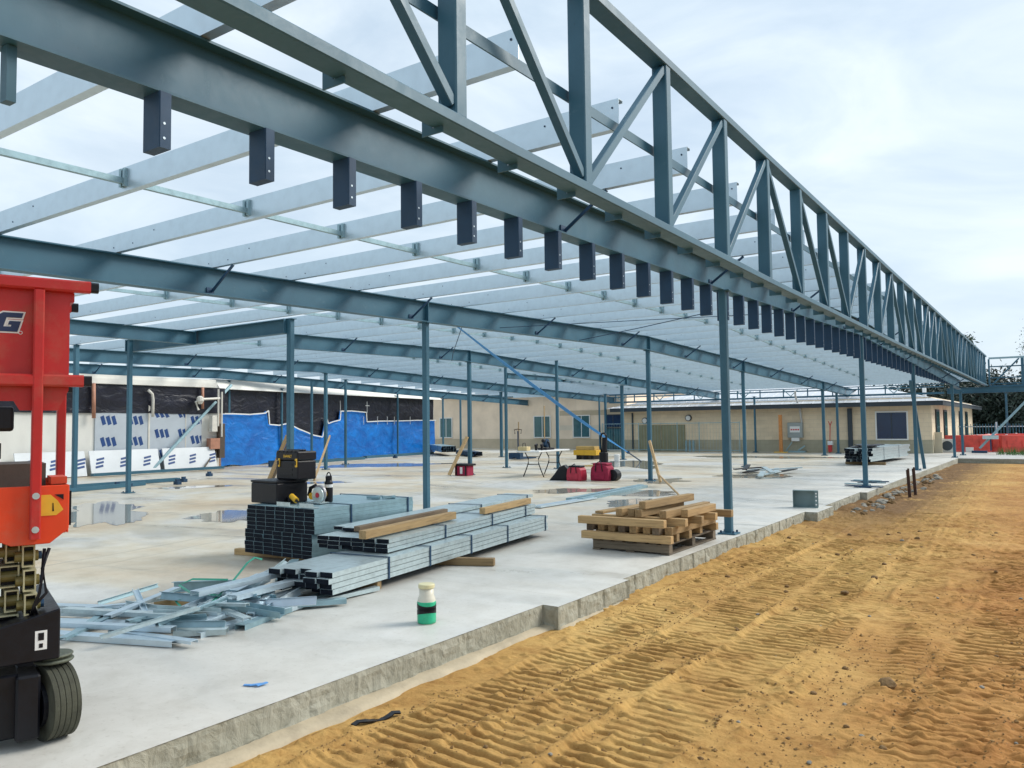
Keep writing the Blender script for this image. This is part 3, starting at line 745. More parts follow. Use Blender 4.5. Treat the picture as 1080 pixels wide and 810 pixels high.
# ------------------------------------------------------------------ scissor lift
def lift():
    LX, LY, h = -4.0, 2.0, R(20)
    a = Vector((math.sin(h), math.cos(h), 0)); nrm = Vector((math.cos(h), -math.sin(h), 0)); u = Vector((0,0,1))
    M = Matrix((a, nrm, u)).transposed()
    O = Vector((LX, LY, 0))
    t = thing('scissor_lift', 'red and orange scissor lift with black base, partly cut off at left', 'lift', O)
    W = .78; L = 1.95
    def P(s, n, z): return O - a*s - nrm*n + u*z              # s back from the end, n inwards from the near side
    def bx(m, s0, s1, n0, n1, z0, z1):
        return m.obox(P((s0+s1)/2,(n0+n1)/2,(z0+z1)/2), (s1-s0, n1-n0, z1-z0), M)
    # platform deck and toe boards
    m = MB(); m.prism([(0.02,1.02),(.10,.955),(.26,.955),(.30,.975),(L,.975),(L,1.235),(.02,1.235)], P(0,0,0), -a, u, -nrm*.012)
    bx(m, .02, .03, .012, W, 1.0, 1.235); bx(m, .02, L, W-.012, W, .975, 1.235); bx(m, .03, L-.01, .012, W-.012, 1.0, 1.03)
    m.build('platform_deck', ORANGE, t, .004)
    m = MB(); bx(m, .004, .020, .06, .20, 1.03, 1.20); m.build('end_plate', BLACK, t)
    # posts
    def post(s, n, z0, z1, mt):
        m = MB(); m.rbar(P(s,n,z0), P(s,n,z1), .055, .045, tuple(a), .14); return m.build('post', mt, t)
    pm = post(.165, -.018, .985, 2.185, RED); 
    m = MB()
    for z in (1.03,1.19): m.cyl(P(.165,-.036,z), P(.165,-.050,z), .016, 10)
    m.build('bolt', GALVB, pm)
    post(-.015, W-.03, 1.2, 2.185, RED); post(1.5, -.018, .985, 2.185, RED); post(1.2, W-.03, 1.2, 2.185, RED)
    # rails
    for z, e in ((2.215,-.055),(1.745,-.03)):
        for n in (-.018, W-.03):
            m = MB(); m.rbar(P(e,n,z), P(L,n,z), .05, .058, (0,0,1), .18); rl = m.build('guard_rail', RED, t)
            m = MB(); m.rbar(P(e-.036,n,z), P(e-.0005,n,z), .046, .05, (0,0,1), .2); m.build('end_cap', BLACK, rl)
    m = MB(); m.rbar(P(.03,.02,2.165), P(.03,W-.05,2.165), .04,.05); m.build('end_rail', RED, t)
    # side panel behind the rails, with chamfered lower corners
    m = MB(); m.prism([(.03,2.19),(.03,1.70),(.075,1.60),(.235,1.60),(.26,1.645),(.75,1.645),(L,1.645),(L,2.19)], P(0,.012,0), -a, u, -nrm*.006); m.build('side_panel', RED, t)
    m = MB(); bx(m, .255, 1.0, .03, .16, 1.50, 1.62); m.build('control_box', BLACK, t, .015, seg=2)
    # far side detail seen through the opening
    m = MB(); bx(m, .80, .90, W-.10, W-.05, 1.2, 1.66); m.build('gate_post', RED, t); 
    m = MB(); bx(m, .10, .60, .25, .66, 1.03, 1.335); m.build('cardboard_tray', LEATHER, t)
    m = MB(); m.cyl(P(.36,.40,1.335), P(.36,.40,1.42), .035, 12); m.rbar(P(.31,.40,1.40), P(.42,.40,1.43), .04, .09, (0,0,1)); bx(m, .29,.37,.37,.43,1.36,1.44); m.rbar(P(.33,.40,1.46),P(.45,.40,1.47),.05,.03); m.build('hand_control', BLACK, t)
    m = MB(); bx(m, .02, .09, .1, .3, 1.236, 1.27); m.build('hinge_bar', ORANGE, t)
    # lettering: the visible end of the maker's letters, built as flat raised plates
    def letter(s0, z0, w_, hh, poly_list, dpt, mt, name, par, off=0):
        m = MB()
        for poly in poly_list:
            m.prism([(-(x*w_) , y*hh) for x, y in poly], P(s0, .0115-off, z0), -a, u, nrm*dpt)
        return m.build(name, mt, par)
    sl = .26
    def sk(pts): return [(x+sl*y*1.0, y) for x, y in pts]
    Gc = sk([(0,.14),(.16,0),(1.0,0),(1.0,.56),(.52,.56),(.52,.36),(.66,.36),(.66,.26),(.36,.26),(.36,.74),(.98,.74),(.98,1.0),(.16,1.0),(0,.86)])
    Lc = sk([(0,0),(.86,0),(.86,.26),(.34,.26),(.34,1.0),(0,1.0)])
    Jc = sk([(0,.14),(.14,0),(.72,0),(.86,.14),(.86,1),(.50,1),(.50,.26),(.34,.26),(.34,.42),(0,.42)])
    def grow(poly, g_):
        n_ = len(poly); out = []
        area = sum(poly[i_][0]*poly[(i_+1)%n_][1]-poly[(i_+1)%n_][0]*poly[i_][1] for i_ in range(n_))
        sg = 1 if area > 0 else -1
        for i_ in range(n_):
            p0_, p1_, p2_ = Vector(poly[i_-1]), Vector(poly[i_]), Vector(poly[(i_+1)%n_])
            e1 = (p1_-p0_).normalized(); e2 = (p2_-p1_).normalized()
            n1 = Vector((e1.y,-e1.x))*sg; n2 = Vector((e2.y,-e2.x))*sg
            b_ = (n1+n2); b_ = b_/max(.35, b_.dot(n1)); out.append(tuple(p1_+b_*g_))
        return out
    for s0, pl_, ww in ((.351,Gc,.10),(.462,Lc,.10),(.57,Jc,.10)):
        o1 = letter(s0, 1.978, ww, .092, [grow(pl_, .075)], .002, WHITE, 'letter_outline', t)
        letter(s0, 1.978, ww, .092, [pl_], .002, NAVY, 'letter_face', o1, .0023)
    m = MB(); m.cyl(P(.238,.0115,1.975), P(.238,.0085,1.975), .009, 14); rr = m.build('trademark_ring', WHITE, t)
    m = MB(); m.cyl(P(.238,.0082,1.975), P(.238,.0072,1.975), .006, 12); m.build('trademark_dot', RED, rr)
    m = MB(); m.prism([(.045,1.115),(.07,1.16),(.10,1.19),(.165,1.19),(.165,1.12),(.14,1.09),(.075,1.09)], P(0,-.0005,0), -a, u, nrm*.003); wl = m.build('warning_label', YEL, t)
    m = MB(); m.prism([(.045,1.19),(.045,1.163),(.083,1.19)], P(0,-.0005,0), -a, u, nrm*.0032); m.prism([(.165,1.09),(.165,1.112),(.145,1.09)], P(0,-.0005,0), -a, u, nrm*.0032)
    m.prism([(.085,1.11),(.088,1.15),(.092,1.15),(.092,1.11)], P(0,-.0036,0), -a, u, nrm*.001); m.build('label_corner', BLACK, wl)
    # scissor arms: stacked box sections with open ends
    def tubebox(m, s, n, z, w_, h_, ln):
        tk = .008
        bx(m, s, s+ln, n, n+tk, z, z+h_); bx(m, s, s+ln, n+w_-tk, n+w_, z, z+h_); bx(m, s, s+ln, n+tk, n+w_-tk, z, z+tk); bx(m, s, s+ln, n+tk, n+w_-tk, z+h_-tk, z+h_)
    return t, P, bx, M, a, nrm, u, tubebox, W, L
lt, P, bx, LM, la, ln_, lu, tubebox, LW, LL = lift()
# arms are seen broadside: rectangular sections facing the camera's right, on pins
k = 0
for j in range(4):
    z = .485+.118*j
    for s0, n0, w_ in ((.135+.006*j,.08,.055),(.215,.12,.06 if j % 2 else .085),(.345,.14,.07)):
        m = MB(); zz = z + (.022 if s0 > .2 else 0)
        s1 = s0+w_
        # frame of the open tube end
        bx(m, s0, s1, n0, n0+.30, zz, zz+.007); bx(m, s0, s1, n0, n0+.30, zz+.098, zz+.105); bx(m, s0, s0+.007, n0, n0+.30, zz+.007, zz+.098); bx(m, s1-.007, s1, n0, n0+.30, zz+.007, zz+.098)
        o = m.build('scissor_arm', OLIVEL, lt)
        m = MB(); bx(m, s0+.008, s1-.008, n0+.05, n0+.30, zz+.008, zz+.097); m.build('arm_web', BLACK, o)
        m = MB(); m.cyl(P(s0-.015,n0+.035,zz+.05), P(s1+.03,n0+.035,zz+.05), .026, 14); m.build('pivot_pin', OLIVE, o)
        if s0 < .2:
            m = MB(); m.cyl(P(s0-.03,n0+.035,zz+.05), P(s0-.012,n0+.035,zz+.05), .02, 10); m.build('pin_nut', STEELD, o)
m = MB(); bx(m, .30, 1.9, .30, .60, .50, .95); m.build('arm_pack', OLIVE, lt)
SWIV = mat('grey_green_casting', (.10,.115,.085), .55, .1, .3, 9)
for q_ in range(2):
    m = MB(); m.tube([P(.10+.02*q_,.02,.93), P(.13,-.01,.84-.03*q_), P(.11+.03*q_,.0,.72), P(.16,.01,.66), P(.14+.03*q_,.06,.60)], .008, 8); m.build('hose', BLACK, lt, smooth=True)
# chassis
m = MB(); m.prism([(.05,.40),(.05,.64),(.30,.58),(LL,.58),(LL,.20),(.55,.20),(.45,.40)], P(0,-.01,0), -la, lu, -ln_*(LW+.02)); m.build('chassis', BLACK, lt, .006)
m = MB(); m.prism([(.105,.455),(.105,.545),(.155,.545),(.155,.455)], P(0,-.0105,0), -la, lu, ln_*.002); sk_ = m.build('white_label', WHITE, lt)
m = MB(); bx(m, .118, .142, -.0145, -.013, .50, .535); bx(m, .122,.138,-.0145,-.013,.465,.485); m.build('label_print', BLACK, sk_)
def lwheel(s, n, steer=0.):
    c = P(s, n, .178); ax = (ln_*math.cos(steer)+la*math.sin(steer)).normalized(); fw = ax.cross(lu)
    hw, r = .062, .178
    prof = [(.05,-hw),(.12,-hw),(.150,-hw*.98),(.170,-hw*.86)]
    for q in np.linspace(-.82,.82,5): prof += [(.178,hw*(q-.15)),(.178,hw*(q+.13)),(.1745,hw*(q+.14)),(.1745,hw*(q+.17))]
    prof += [(.170,hw*.92),(.150,hw*.98),(.12,hw),(.05,hw)]
    nn = 48; m = MB(); vs = [c + ax*z + (fw*math.cos(2*math.pi*i/nn)+lu*math.sin(2*math.pi*i/nn))*r_ for r_, z in prof for i in range(nn)]
    mm = len(prof)
    m.add(vs, [(j*nn+i,j*nn+(i+1)%nn,(j+1)*nn+(i+1)%nn,(j+1)*nn+i) for j in range(mm-1) for i in range(nn)]+[tuple(range(nn)),tuple((mm-1)*nn+i for i in range(nn))])
    wh = m.build('wheel', RUBBER, lt)
    m = MB(); m.cyl(c-ax*.082, c+ax*.082, .11, 24); m.cyl(c+ax*.080,c+ax*.105,.045,14); m.build('hub', BLACK, wh)
    return c, ax
c, ax = lwheel(.065, .09, R(-74))
# steering fork over the wheel
m = MB(); m.cyl(c+Vector((0,0,.19)), c+Vector((0,0,.205)), .088, 24); m.cyl(c+Vector((0,0,.205)), c+Vector((0,0,.215)), .072, 24); m.cyl(c+Vector((0,0,.215)), c+Vector((0,0,.228)), .085, 24); m.build('swivel_plate', SWIV, lt, .006)
m = MB(); m.obox(c+ax*.12-Vector((0,0,-.02)), (.10,.20,.30), LM); m.obox(P(.36,.12,.20), (.30,.20,.30), LM); f_ = m.build('steering_fork', BLACK, lt, .01)
m = MB(); m.cyl(P(.205,.0185,.27), P(.205,.012,.27), .018, 14); m.build('round_badge', WHITE, f_)
lwheel(1.75, .09, 0); lwheel(1.75, LW-.09, 0); lwheel(.13, LW-.09, 0)

# ------------------------------------------------------------------ stud bundles
def stud_mesh(w, h, L, mt, tk=.0022, shade_plug=False):
    m = MB(); sec = [(0,0),(w,0),(w,h),(w-tk,h),(w-tk,tk),(tk,tk),(tk,h),(0,h)]
    if shade_plug: tk = .0014; sec = [(0,0),(w,0),(w,h),(w-tk,h),(w-tk,tk),(tk,tk),(tk,h),(0,h)]
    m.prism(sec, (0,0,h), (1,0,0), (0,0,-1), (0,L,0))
    if shade_plug: m.k = 1; m.box((tk*1.02,.0005,.0),(w-tk*1.02,L-.0005,h-tk*1.02))  # added filler box carrying the painted shade of the hollow stud
    return m
def bundle(label, name, ox, oy, oz, head, nc, nr, w, h, L, mt, jit=.03, straps=(.25,.8), group=None, strapm=STEELD, step=None):
    t = thing(name, label, 'stud bundle', (ox,oy,0), head, group, local=True)
    proto = None; k = 0
    for r in range(nr):
        for c_ in range(nc):
            if proto is None:
                o = stud_mesh(w-.002, h-(.0015 if step else .0045), L, mt, shade_plug=True).build('stud', [mt, CAVITY_SHADE], t); proto = o
            else:
                o = proto.copy(); col.objects.link(o); o.parent = t
            sx = (step(r) if step else 0)
            o.location = (c_*w + sx + random.uniform(-.002,.002), random.uniform(-jit,jit), oz + r*h); k += 1
    for s in straps:
        y = L*s; m = MB(); x0, x1, z0, z1 = -.006+(step(0) if step else 0), nc*w+.004, oz-.004, oz+nr*h+.002
        x1 += max(0, (step(nr-1) if step else 0))
        x0 = min(x0, -.006); tk = .004; b_ = .024
        m.box((x0,y,z1),(x1,y+b_,z1+tk)); m.box((x1,y,z0),(x1+tk,y+b_,z1+tk)); m.box((x0-tk,y,z0),(x0,y+b_,z1+tk)); m.box((x0,y,z0-tk),(x1,y+b_,z0))
        m.build('strap', strapm, t)
    return t
bundle('tall square bundle of galvanised studs with shade painted into the ends under the black tool cases', 'stud_bundle', -7.72, 5.82, .075, R(1), 7, 12, .160, .0455, 1.62, GALVG, .006, (.33,.93), step=lambda r: -.035 if r < 6 else 0)
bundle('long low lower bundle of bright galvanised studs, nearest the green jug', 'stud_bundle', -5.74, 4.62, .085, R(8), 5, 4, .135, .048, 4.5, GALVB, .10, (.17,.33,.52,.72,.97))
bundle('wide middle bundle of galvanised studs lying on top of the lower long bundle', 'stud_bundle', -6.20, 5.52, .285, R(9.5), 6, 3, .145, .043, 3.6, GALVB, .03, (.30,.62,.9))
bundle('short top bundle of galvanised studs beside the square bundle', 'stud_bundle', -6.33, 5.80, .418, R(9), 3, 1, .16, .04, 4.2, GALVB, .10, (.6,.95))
for x, y, hd, L, z, lab in [(-5.62,3.75,R(7),2.6,.185,'loose bright stud sliding off the front of the long bundle, upper one'),(-5.42,3.95,R(8),2.2,.14,'loose bright stud poking from under the long bundle towards the scrap')]:
    o = stud_mesh(.10,.042,L,GALV).build('loose_stud', GALV); o.location.z = 0
    tag(o, lab, 'stud', 'loose steel studs'); o.location = (x-math.sin(hd)*L/2,y+math.cos(hd)*L/2,z); o.rotation_euler = (0,0,hd)
    me = o.data
def timber(label, p0, p1, w, h, mt, name='timber_bearer', group=None, cat='timber', up=(0,0,1)):
    p0 = Vector(p0); p1 = Vector(p1); m = MB()
    L = (p1-p0).length
    d = (p1-p0).normalized(); a = d.cross(Vector(up)).normalized(); u_ = a.cross(d)
    m.loft([(-w/2,-h/2),(w/2,-h/2),(w/2,h/2),(-w/2,h/2)], [(0,-L/2,0),(0,L/2,0)])
    o = m.build(name, mt, None, .004); o.location = (p0+p1)/2
    # local y runs along the timber
    o.matrix_world = Matrix.Translation((p0+p1)/2) @ Matrix((a, d, u_)).transposed().to_4x4()
    me = o.data
    zoff = min(v.co.z for v in me.vertices)
    for v in me.vertices: v.co.z -= zoff + h/2
    return tag(o, label, cat, group)
timber('squared pale timber under the long stud bundle, right of its middle', (-5.62,6.62,.042),(-4.98,6.9,.042), .085, .08, WOODY)
timber('small timber block under the near end of the long stud bundle', (-5.75,5.22,.04),(-5.18,5.36,.04), .075, .075, WOODY)
timber('timber bearer under the square stud bundle, its end sticking out at left', (-8.12,5.98,.036),(-6.5,6.2,.036), .09, .07, WOODY)
timber('pale timber lying on the middle stud bundle, nearest the camera', (-5.50,5.46,.466),(-5.78,7.2,.466), .085, .08, WOODY)
timber('dark weathered timber lying behind the pale one on the stud bundle', (-5.74,5.62,.49),(-6.02,7.35,.49), .07, .05, wood('old_brown_timber_y',(.17,.12,.075),(.08,.055,.035),1))
timber('pale timber across the far end of the stud bundle', (-5.77,7.75,.46),(-5.98,9.1,.46), .08, .075, WOODY)

# scrap pile: cut lengths of light channel
scrapg = 'offcuts in the scrap heap of channel'
def offcut(p0, p1, w=.075, h=.035, mt=GALVB, roll=0):
    p0 = Vector(p0); p1 = Vector(p1); d = (p1-p0).normalized(); a = d.cross(Vector((0,0,1))).normalized(); u_ = a.cross(d); L = (p1-p0).length
    tk = .003; sec = [(-w/2,0),(w/2,0),(w/2,h),(w/2-tk,h),(w/2-tk,tk),(-w/2+tk,tk),(-w/2+tk,h),(-w/2,h)]
    m = MB(); m.prism([(x,z-h/2) for x,z in sec], (0,-L/2,0), (1,0,0), (0,0,1), (0,L,0))
    o = m.build('steel_offcut', mt)
    for v in o.data.vertices: v.co.z -= h/2
    o.matrix_world = Matrix.Translation((p0+p1)/2) @ Matrix((a,d,u_)).transposed().to_4x4() @ Matrix.Rotation(roll,4,'Y')
    return tag(o, 'cut length of thin galvanised channel lying in the scrap heap beside the red lift', 'offcut', scrapg)
PI = math.pi
for p in [((-7.2,3.22,.03),(-5.8,3.76,.05),.09,.04,GALV,PI),((-7.0,3.06,.04),(-5.62,3.62,.07),.09,.04,GALV,PI),((-6.8,2.92,.02),(-5.44,3.49,.04),.09,.04,GALV,PI),((-6.6,2.70,.02),(-5.06,3.24,.025),.10,.04,GALV,PI),
          ((-6.55,3.22,.075),(-5.45,3.56,.09),.075,.035,GALVB,PI),((-6.45,2.88,.06),(-5.25,3.34,.07),.07,.035,GALV,PI),((-6.2,3.5,.10),(-5.5,3.7,.06),.07,.03,GALVB,.6),
          ((-5.14,3.45,.02),(-5.22,4.45,.03),.09,.04,GALV,PI),((-5.05,3.75,.02),(-5.48,5.3,.03),.09,.04,GALVG,PI),((-5.28,3.55,.06),(-5.55,4.9,.09),.08,.035,GALV,PI),((-5.5,3.6,.06),(-6.0,4.75,.16),.09,.04,GALV,PI),
          ((-5.65,3.65,.10),(-6.25,5.05,.14),.09,.04,GALV,PI-.3),((-6.75,4.28,.05),(-5.95,4.62,.10),.09,.04,GALVG,PI/2),((-5.95,4.1,.12),(-5.35,4.3,.09),.08,.035,GALVG,.4),((-5.45,3.9,.12),(-5.0,4.1,.06),.08,.05,GALVG,.2),
          ((-6.1,3.75,.14),(-5.6,3.95,.12),.06,.04,GALVG,1.2),((-5.75,3.5,.12),(-5.3,3.75,.10),.06,.04,GALVB,.3),((-5.6,3.3,.07),(-5.25,3.6,.09),.06,.05,GALVG,.8),((-5.3,3.38,.03),(-5.02,3.62,.03),.09,.04,GALVB,PI),
          ((-6.14,5.0,.04),(-6.65,5.62,.10),.08,.035,GALVG,PI),((-6.3,5.2,.03),(-6.35,5.75,.05),.08,.035,GALVG,PI),((-5.85,4.5,.12),(-6.15,5.1,.22),.05,.03,GALVB,.5),((-5.35,4.2,.05),(-4.98,4.75,.04),.08,.04,GALVG,PI),((-5.2,4.5,.03),(-5.15,5.3,.03),.07,.035,GALVB,PI)]:
    offcut(*p)
for k_ in range(26):
    cx, cy = -5.95+random.uniform(-.75,.75), 3.75+random.uniform(-.55,.75); q = random.choice([random.gauss(1.15,.3), random.gauss(-.15,.3), random.uniform(-1.5,1.5)])
    L = random.uniform(.3,1.0); d = Vector((math.sin(q),math.cos(q),0)); z0 = random.uniform(.03,.11); c_ = Vector((cx,cy,z0))
    offcut(c_-d*L/2-Vector((0,0,random.uniform(0,.02))), c_+d*L/2+Vector((0,0,random.uniform(-.01,.08))), random.uniform(.035,.07), .022, random.choice([GALV,GALV,GALVB,GALVG]), random.choice([PI,PI,0,1.2,-.6]))
timber('short pale timber block behind the scrap heap', (-6.45,3.95,.035),(-5.95,4.02,.035), .09, .07, WOODY)
def ribbon(pts, w, label, mt):
    m = MB(); m.loft([(-w/2,-.0015),(w/2,-.0015),(w/2,.0015),(-w/2,.0015)], pts, (0.2,-.6,.7)); return tag(m.build('banding_strip', mt), label, 'banding', 'green banding strips')
ribbon([(-5.45,3.7,.10),(-5.62,3.95,.14),(-5.75,4.2,.22),(-5.85,4.42,.33),(-5.86,4.5,.36),(-5.82,4.55,.34)], .022, 'green banding strip curling up steeply out of the scrap heap', STRAPG)
ribbon([(-5.85,3.95,.13),(-6.25,4.1,.10),(-6.45,4.15,.12),(-6.4,4.25,.16),(-6.1,4.4,.16)], .02, 'green banding strip folded in a hook at the back of the scrap heap', STRAPG)
ribbon([(-5.75,3.75,.06),(-5.95,3.8,.10),(-5.85,3.95,.15),(-5.6,4.05,.13)], .02, 'green banding strip looped low in the middle of the scrap heap', STRAPG)

# ------------------------------------------------------------------ tool cases, tools on the square bundle
def toolcase():
    t = thing('tool_case', 'black upright tool case with yellow latches and lettering, standing on the lower case', 'tool case', (-7.44,6.3,.93), R(-3), local=True)
    m = MB(); m.box((-.26,-.16,0),(.26,.16,.27)); m.build('body', BLACK, t, .02, seg=2)
    m = MB(); m.box((-.265,-.165,.272),(.265,.165,.40)); ld = m.build('lid', BLACK, t, .02, seg=2)
    m = MB(); 
    for xx in (-.20,-.10,0,.10,.20): m.box((xx-.03,-.17,.385),(xx+.03,-.10,.412))
    m.box((-.2,-.03,.40),(.2,.03,.425)); m.build('ribs', BLACK, ld, .006)
    for xx in (-.175,.235):
        m = MB(); m.box((xx-.02,-.176,.18),(xx+.02,-.160,.30)); la_ = m.build('latch', YEL, t, .004); 
        m = MB(); m.box((xx-.01,-.180,.21),(xx+.01,-.1765,.27)); m.build('latch_slot', BLACK, la_)
    cu = bpy.data.curves.new('letters', 'FONT'); cu.body = 'DeWALT'; cu.size = .052; cu.extrude = .001; cu.align_x = 'CENTER'; cu.space_character = .95; cu.offset = .0012
    tmp = bpy.data.objects.new('lettering', cu); col.objects.link(tmp); bpy.context.view_layer.update()
    me = bpy.data.meshes.new_from_object(tmp.evaluated_get(bpy.context.evaluated_depsgraph_get())); col.objects.unlink(tmp); bpy.data.objects.remove(tmp)
    o = bpy.data.objects.new('lettering', me); col.objects.link(o); o.parent = ld; me.materials.clear(); me.materials.append(YEL)
    o.rotation_euler = (R(90),0,0); o.location = (.03,-.1675,.315)
    for z in (.06,.13,.2):
        m = MB(); m.box((-.14,-.164,z),(.14,-.159,z+.03)); m.build('moulding', BLACK, t)
    return t
TOPB = .075+12*.0455+.002
tcase = toolcase(); tcase.location.z = TOPB+.27; tcase.scale = (.78,.85,.83)
t = thing('tool_case', 'wider black lower case sitting directly on the square stud bundle', 'tool case', (-7.62,6.2,TOPB), R(-3), local=True)
m = MB(); m.box((-.25,-.22,0),(.25,.22,.24)); m.build('body', BLACK, t, .015, seg=2)
m = MB(); m.box((-.255,-.225,.241),(.255,.225,.268)); m.build('lid', BLACK, t, .008)
for x in (.12,.50):
    m = MB(); m.box((-7.36+x,5.86,TOPB+.001),(-7.36+x+.22,5.95,TOPB+.006)); m.box((-7.36+x,5.853,TOPB+.001),(-7.36+x+.22,5.858,TOPB+.05)); 
    o = m.build('steel_bracket', GALVB); tag(o, 'small perforated galvanised bracket on the square bundle, '+('beside' if x > .3 else 'in front of')+' the lower black case', 'bracket', 'small brackets')
# circular saw and drill lying on the bundle
def saw():
    c = Vector((-7.06,6.28,TOPB)); t = thing('circular_saw', 'yellow and grey circular saw resting on the square stud bundle', 'saw', c)
    m = MB(); m.box(c+Vector((-.12,-.07,.01)), c+Vector((.13,.07,.018))); m.build('shoe', GALVB, t)
    m = MB(); m.cyl(c+Vector((.05,-.035,.10)), c+Vector((.05,-.02,.10)), .092, 28); m.build('blade', GALVB, t)
    m = MB(); m.cyl(c+Vector((.05,-.018,.115)), c+Vector((.05,.02,.115)), .10, 24); m.build('blade_guard', mat('grey_guard',(.28,.28,.30),.4,.4,.2,8), t, .006)
    m = MB(); m.cyl(c+Vector((-.02,.02,.10)), c+Vector((-.02,.13,.10)), .05, 18); m.cyl(c+Vector((-.10,.0,.08)),c+Vector((-.10,.09,.08)),.04,14); m.build('motor', YEL, t)
    m = MB(); m.tube([c+Vector((-.02,.05,.14)),c+Vector((-.08,.05,.2)),c+Vector((-.16,.05,.17)),c+Vector((-.19,.05,.08))], .022, 10); m.build('handle', BLACK, t, smooth=True)
    m = MB(); m.cyl(c+Vector((.05,-.0365,.10)), c+Vector((.05,-.041,.10)), .03, 14); m.build('flange', REDPL, t)
saw()
def drill():
    c = Vector((-7.26,6.10,TOPB)); t = thing('impact_driver', 'yellow cordless driver lying beside the lower black case', 'drill', c)
    m = MB(); m.cyl(c+Vector((-.02,0,.09)), c+Vector((.12,-.05,.05)), .032, 16); m.build('body', YEL, t)
    m = MB(); m.cyl(c+Vector((.12,-.05,.05)), c+Vector((.17,-.07,.037)), .018, 12, .012); m.build('chuck', BLACK, t)
    m = MB(); m.rbar(c+Vector((.01,0,.08)), c+Vector((-.05,.03,.03)), .035, .045); m.build('grip', BLACK, t)
    m = MB(); m.rbar(c+Vector((-.09,.0,.04)), c+Vector((-.03,.08,.04)), .07, .075, (0,0,1)); m.build('battery', BLACK, t, .005)
drill()
def bottle():
    c = Vector((-7.10,6.5,TOPB)); t = thing('water_bottle', 'dark water bottle with a loop lid behind the circular saw', 'bottle', c)
    m = MB(); m.lathe([(.045,0),(.048,.02),(.048,.22),(.036,.26)], c); m.build('body', BLACK, t, smooth=True)
    m = MB(); m.lathe([(.038,.261),(.038,.30),(.03,.305)], c); l_ = m.build('lid', BLACK, t)
    m = MB(); m.tube([c+Vector((.032*math.cos(q),0,.305+.04*math.sin(q))) for q in np.linspace(0,PI,8)], .007, 6); m.build('loop', BLACK, l_)
    m = MB(); m.lathe([(.0484,.17),(.0484,.205)], c); m.build('band', WHITE, t)
bottle()
for i_, (x,y,r_) in enumerate([(-6.86,7.0,.3),(-6.72,7.12,1.1)]):
    m = MB(); m.obox((x,y,TOPB+.02), (.16,.05,.03), Matrix.Rotation(r_,3,'Z')); m.cyl((x-.03,y,TOPB+.012),(x+.06,y+.05,TOPB+.02),.022,10)
    tag(m.build('small_clamp', GALVG), 'small steel clamp near the far end of the square bundle, '+('left' if i_ == 0 else 'right')+' one', 'clamp', 'small clamps')

# jug with green tape
t = thing('taped_jug', 'cream plastic jug with yellow lid wrapped in green and black tape', 'jug', (-4.0,4.65,0))
c = (-4.0,4.65,0)
m = MB(); m.lathe([(.064,0),(.070,.008),(.070,.17),(.062,.20),(.056,.21),(.056,.265)], c, 28); m.build('body', mat('cream_plastic',(.62,.60,.50),.4,0,.1,12), t, smooth=True)
m = MB(); m.lathe([(.0706,.006),(.0715,.02),(.0725,.09),(.0715,.16),(.0706,.168)], c, 28); m.build('green_tape', mat('green_tape',(.02,.42,.22),.35,0,.2,25), t, smooth=True)
m = MB()
nn = 28
for z0, z1, sl_ in ((.070,.108,.018),(.116,.152,-.016)):
    vs = []
    for i_ in range(nn):
        q = 2*PI*i_/nn
        for zz in (z0,z1): vs.append((c[0]+.0735*math.cos(q), c[1]+.0735*math.sin(q), zz+sl_*math.cos(q+.6)))
    m.add(vs, [(2*i_,2*((i_+1)%nn),2*((i_+1)%nn)+1,2*i_+1) for i_ in range(nn)])
m.build('black_tape', BLACK, t)
m = MB(); m.lathe([(.060,.266),(.063,.270),(.063,.293),(.058,.298)], c, 24); m.build('lid', mat('pale_yellow_lid',(.64,.60,.36),.4,0,.1,12), t)
# blue scrap on the slab
m = MB(); 
for k_ in range(3): m.obox((-3.92+.03*k_,2.98+.02*k_,.006+.003*k_), (.07,.02,.006), Matrix.Rotation(.5+.5*k_,3,'Z'))
tag(m.build('plastic_scrap', mat('light_blue_plastic',(.10,.30,.65),.5,0,.2,20)), 'scrap of light blue plastic on the bare slab near the front edge', 'scrap')

# ------------------------------------------------------------------ pallet of timbers
t = thing('wooden_pallet', 'dark wooden pallet under the stack of timber blocks at the slab edge', 'pallet', (-4.13,9.2,0))
for y in (8.48,9.18,9.88):
    MB().box((-4.62,y-.05,.022),(-3.64,y+.05,.112)).build('bearer', WOODD, t, .004)
for k_ in range(7):
    x = -4.57+k_*.147; MB().box((x-.05,8.42,.113),(x+.05,9.94,.133)).build('deck_board', WOODD, t, .003)
for k_ in (0,3,6):
    x = -4.57+k_*.147; MB().box((x-.05,8.42,.001),(x+.05,9.94,.021)).build('bottom_board', WOODD, t, .003)
tg = 'timber blocks stacked on the pallet'
def blk(label, p0, p1, mt=WOODY, w=.088, h=.088): 
    return timber(label, p0, p1, w, h, mt, 'timber_block', tg)
z = .179
LAYN = ['lowest','second','middle','upper','topmost']
for k_, (y, x0, x1) in enumerate([(8.40,-4.74,-3.60),(8.62,-4.66,-3.62),(8.95,-4.7,-3.6),(9.4,-4.72,-3.64),(9.8,-4.66,-3.58)]):
    blk('lowest-layer timber lying crosswise on the pallet, '+ORD[k_]+' back from the front', (x0,y,z),(x1,y+.03,z))
z += .09
for k_, x in enumerate([-4.66,-4.53,-4.37,-4.24,-4.08,-3.92,-3.79,-3.66]):
    y0 = 8.42+random.uniform(-.04,.06); blk('second-layer timber with a dark sawn end facing front, '+ORD[k_]+' from the left', (x,y0,z),(x+.02,y0+1.42+random.uniform(-.1,.08),z), WOODY if k_ % 3 else wood('grey_end_timber',(.16,.12,.08),(.07,.05,.03),1))
z += .09
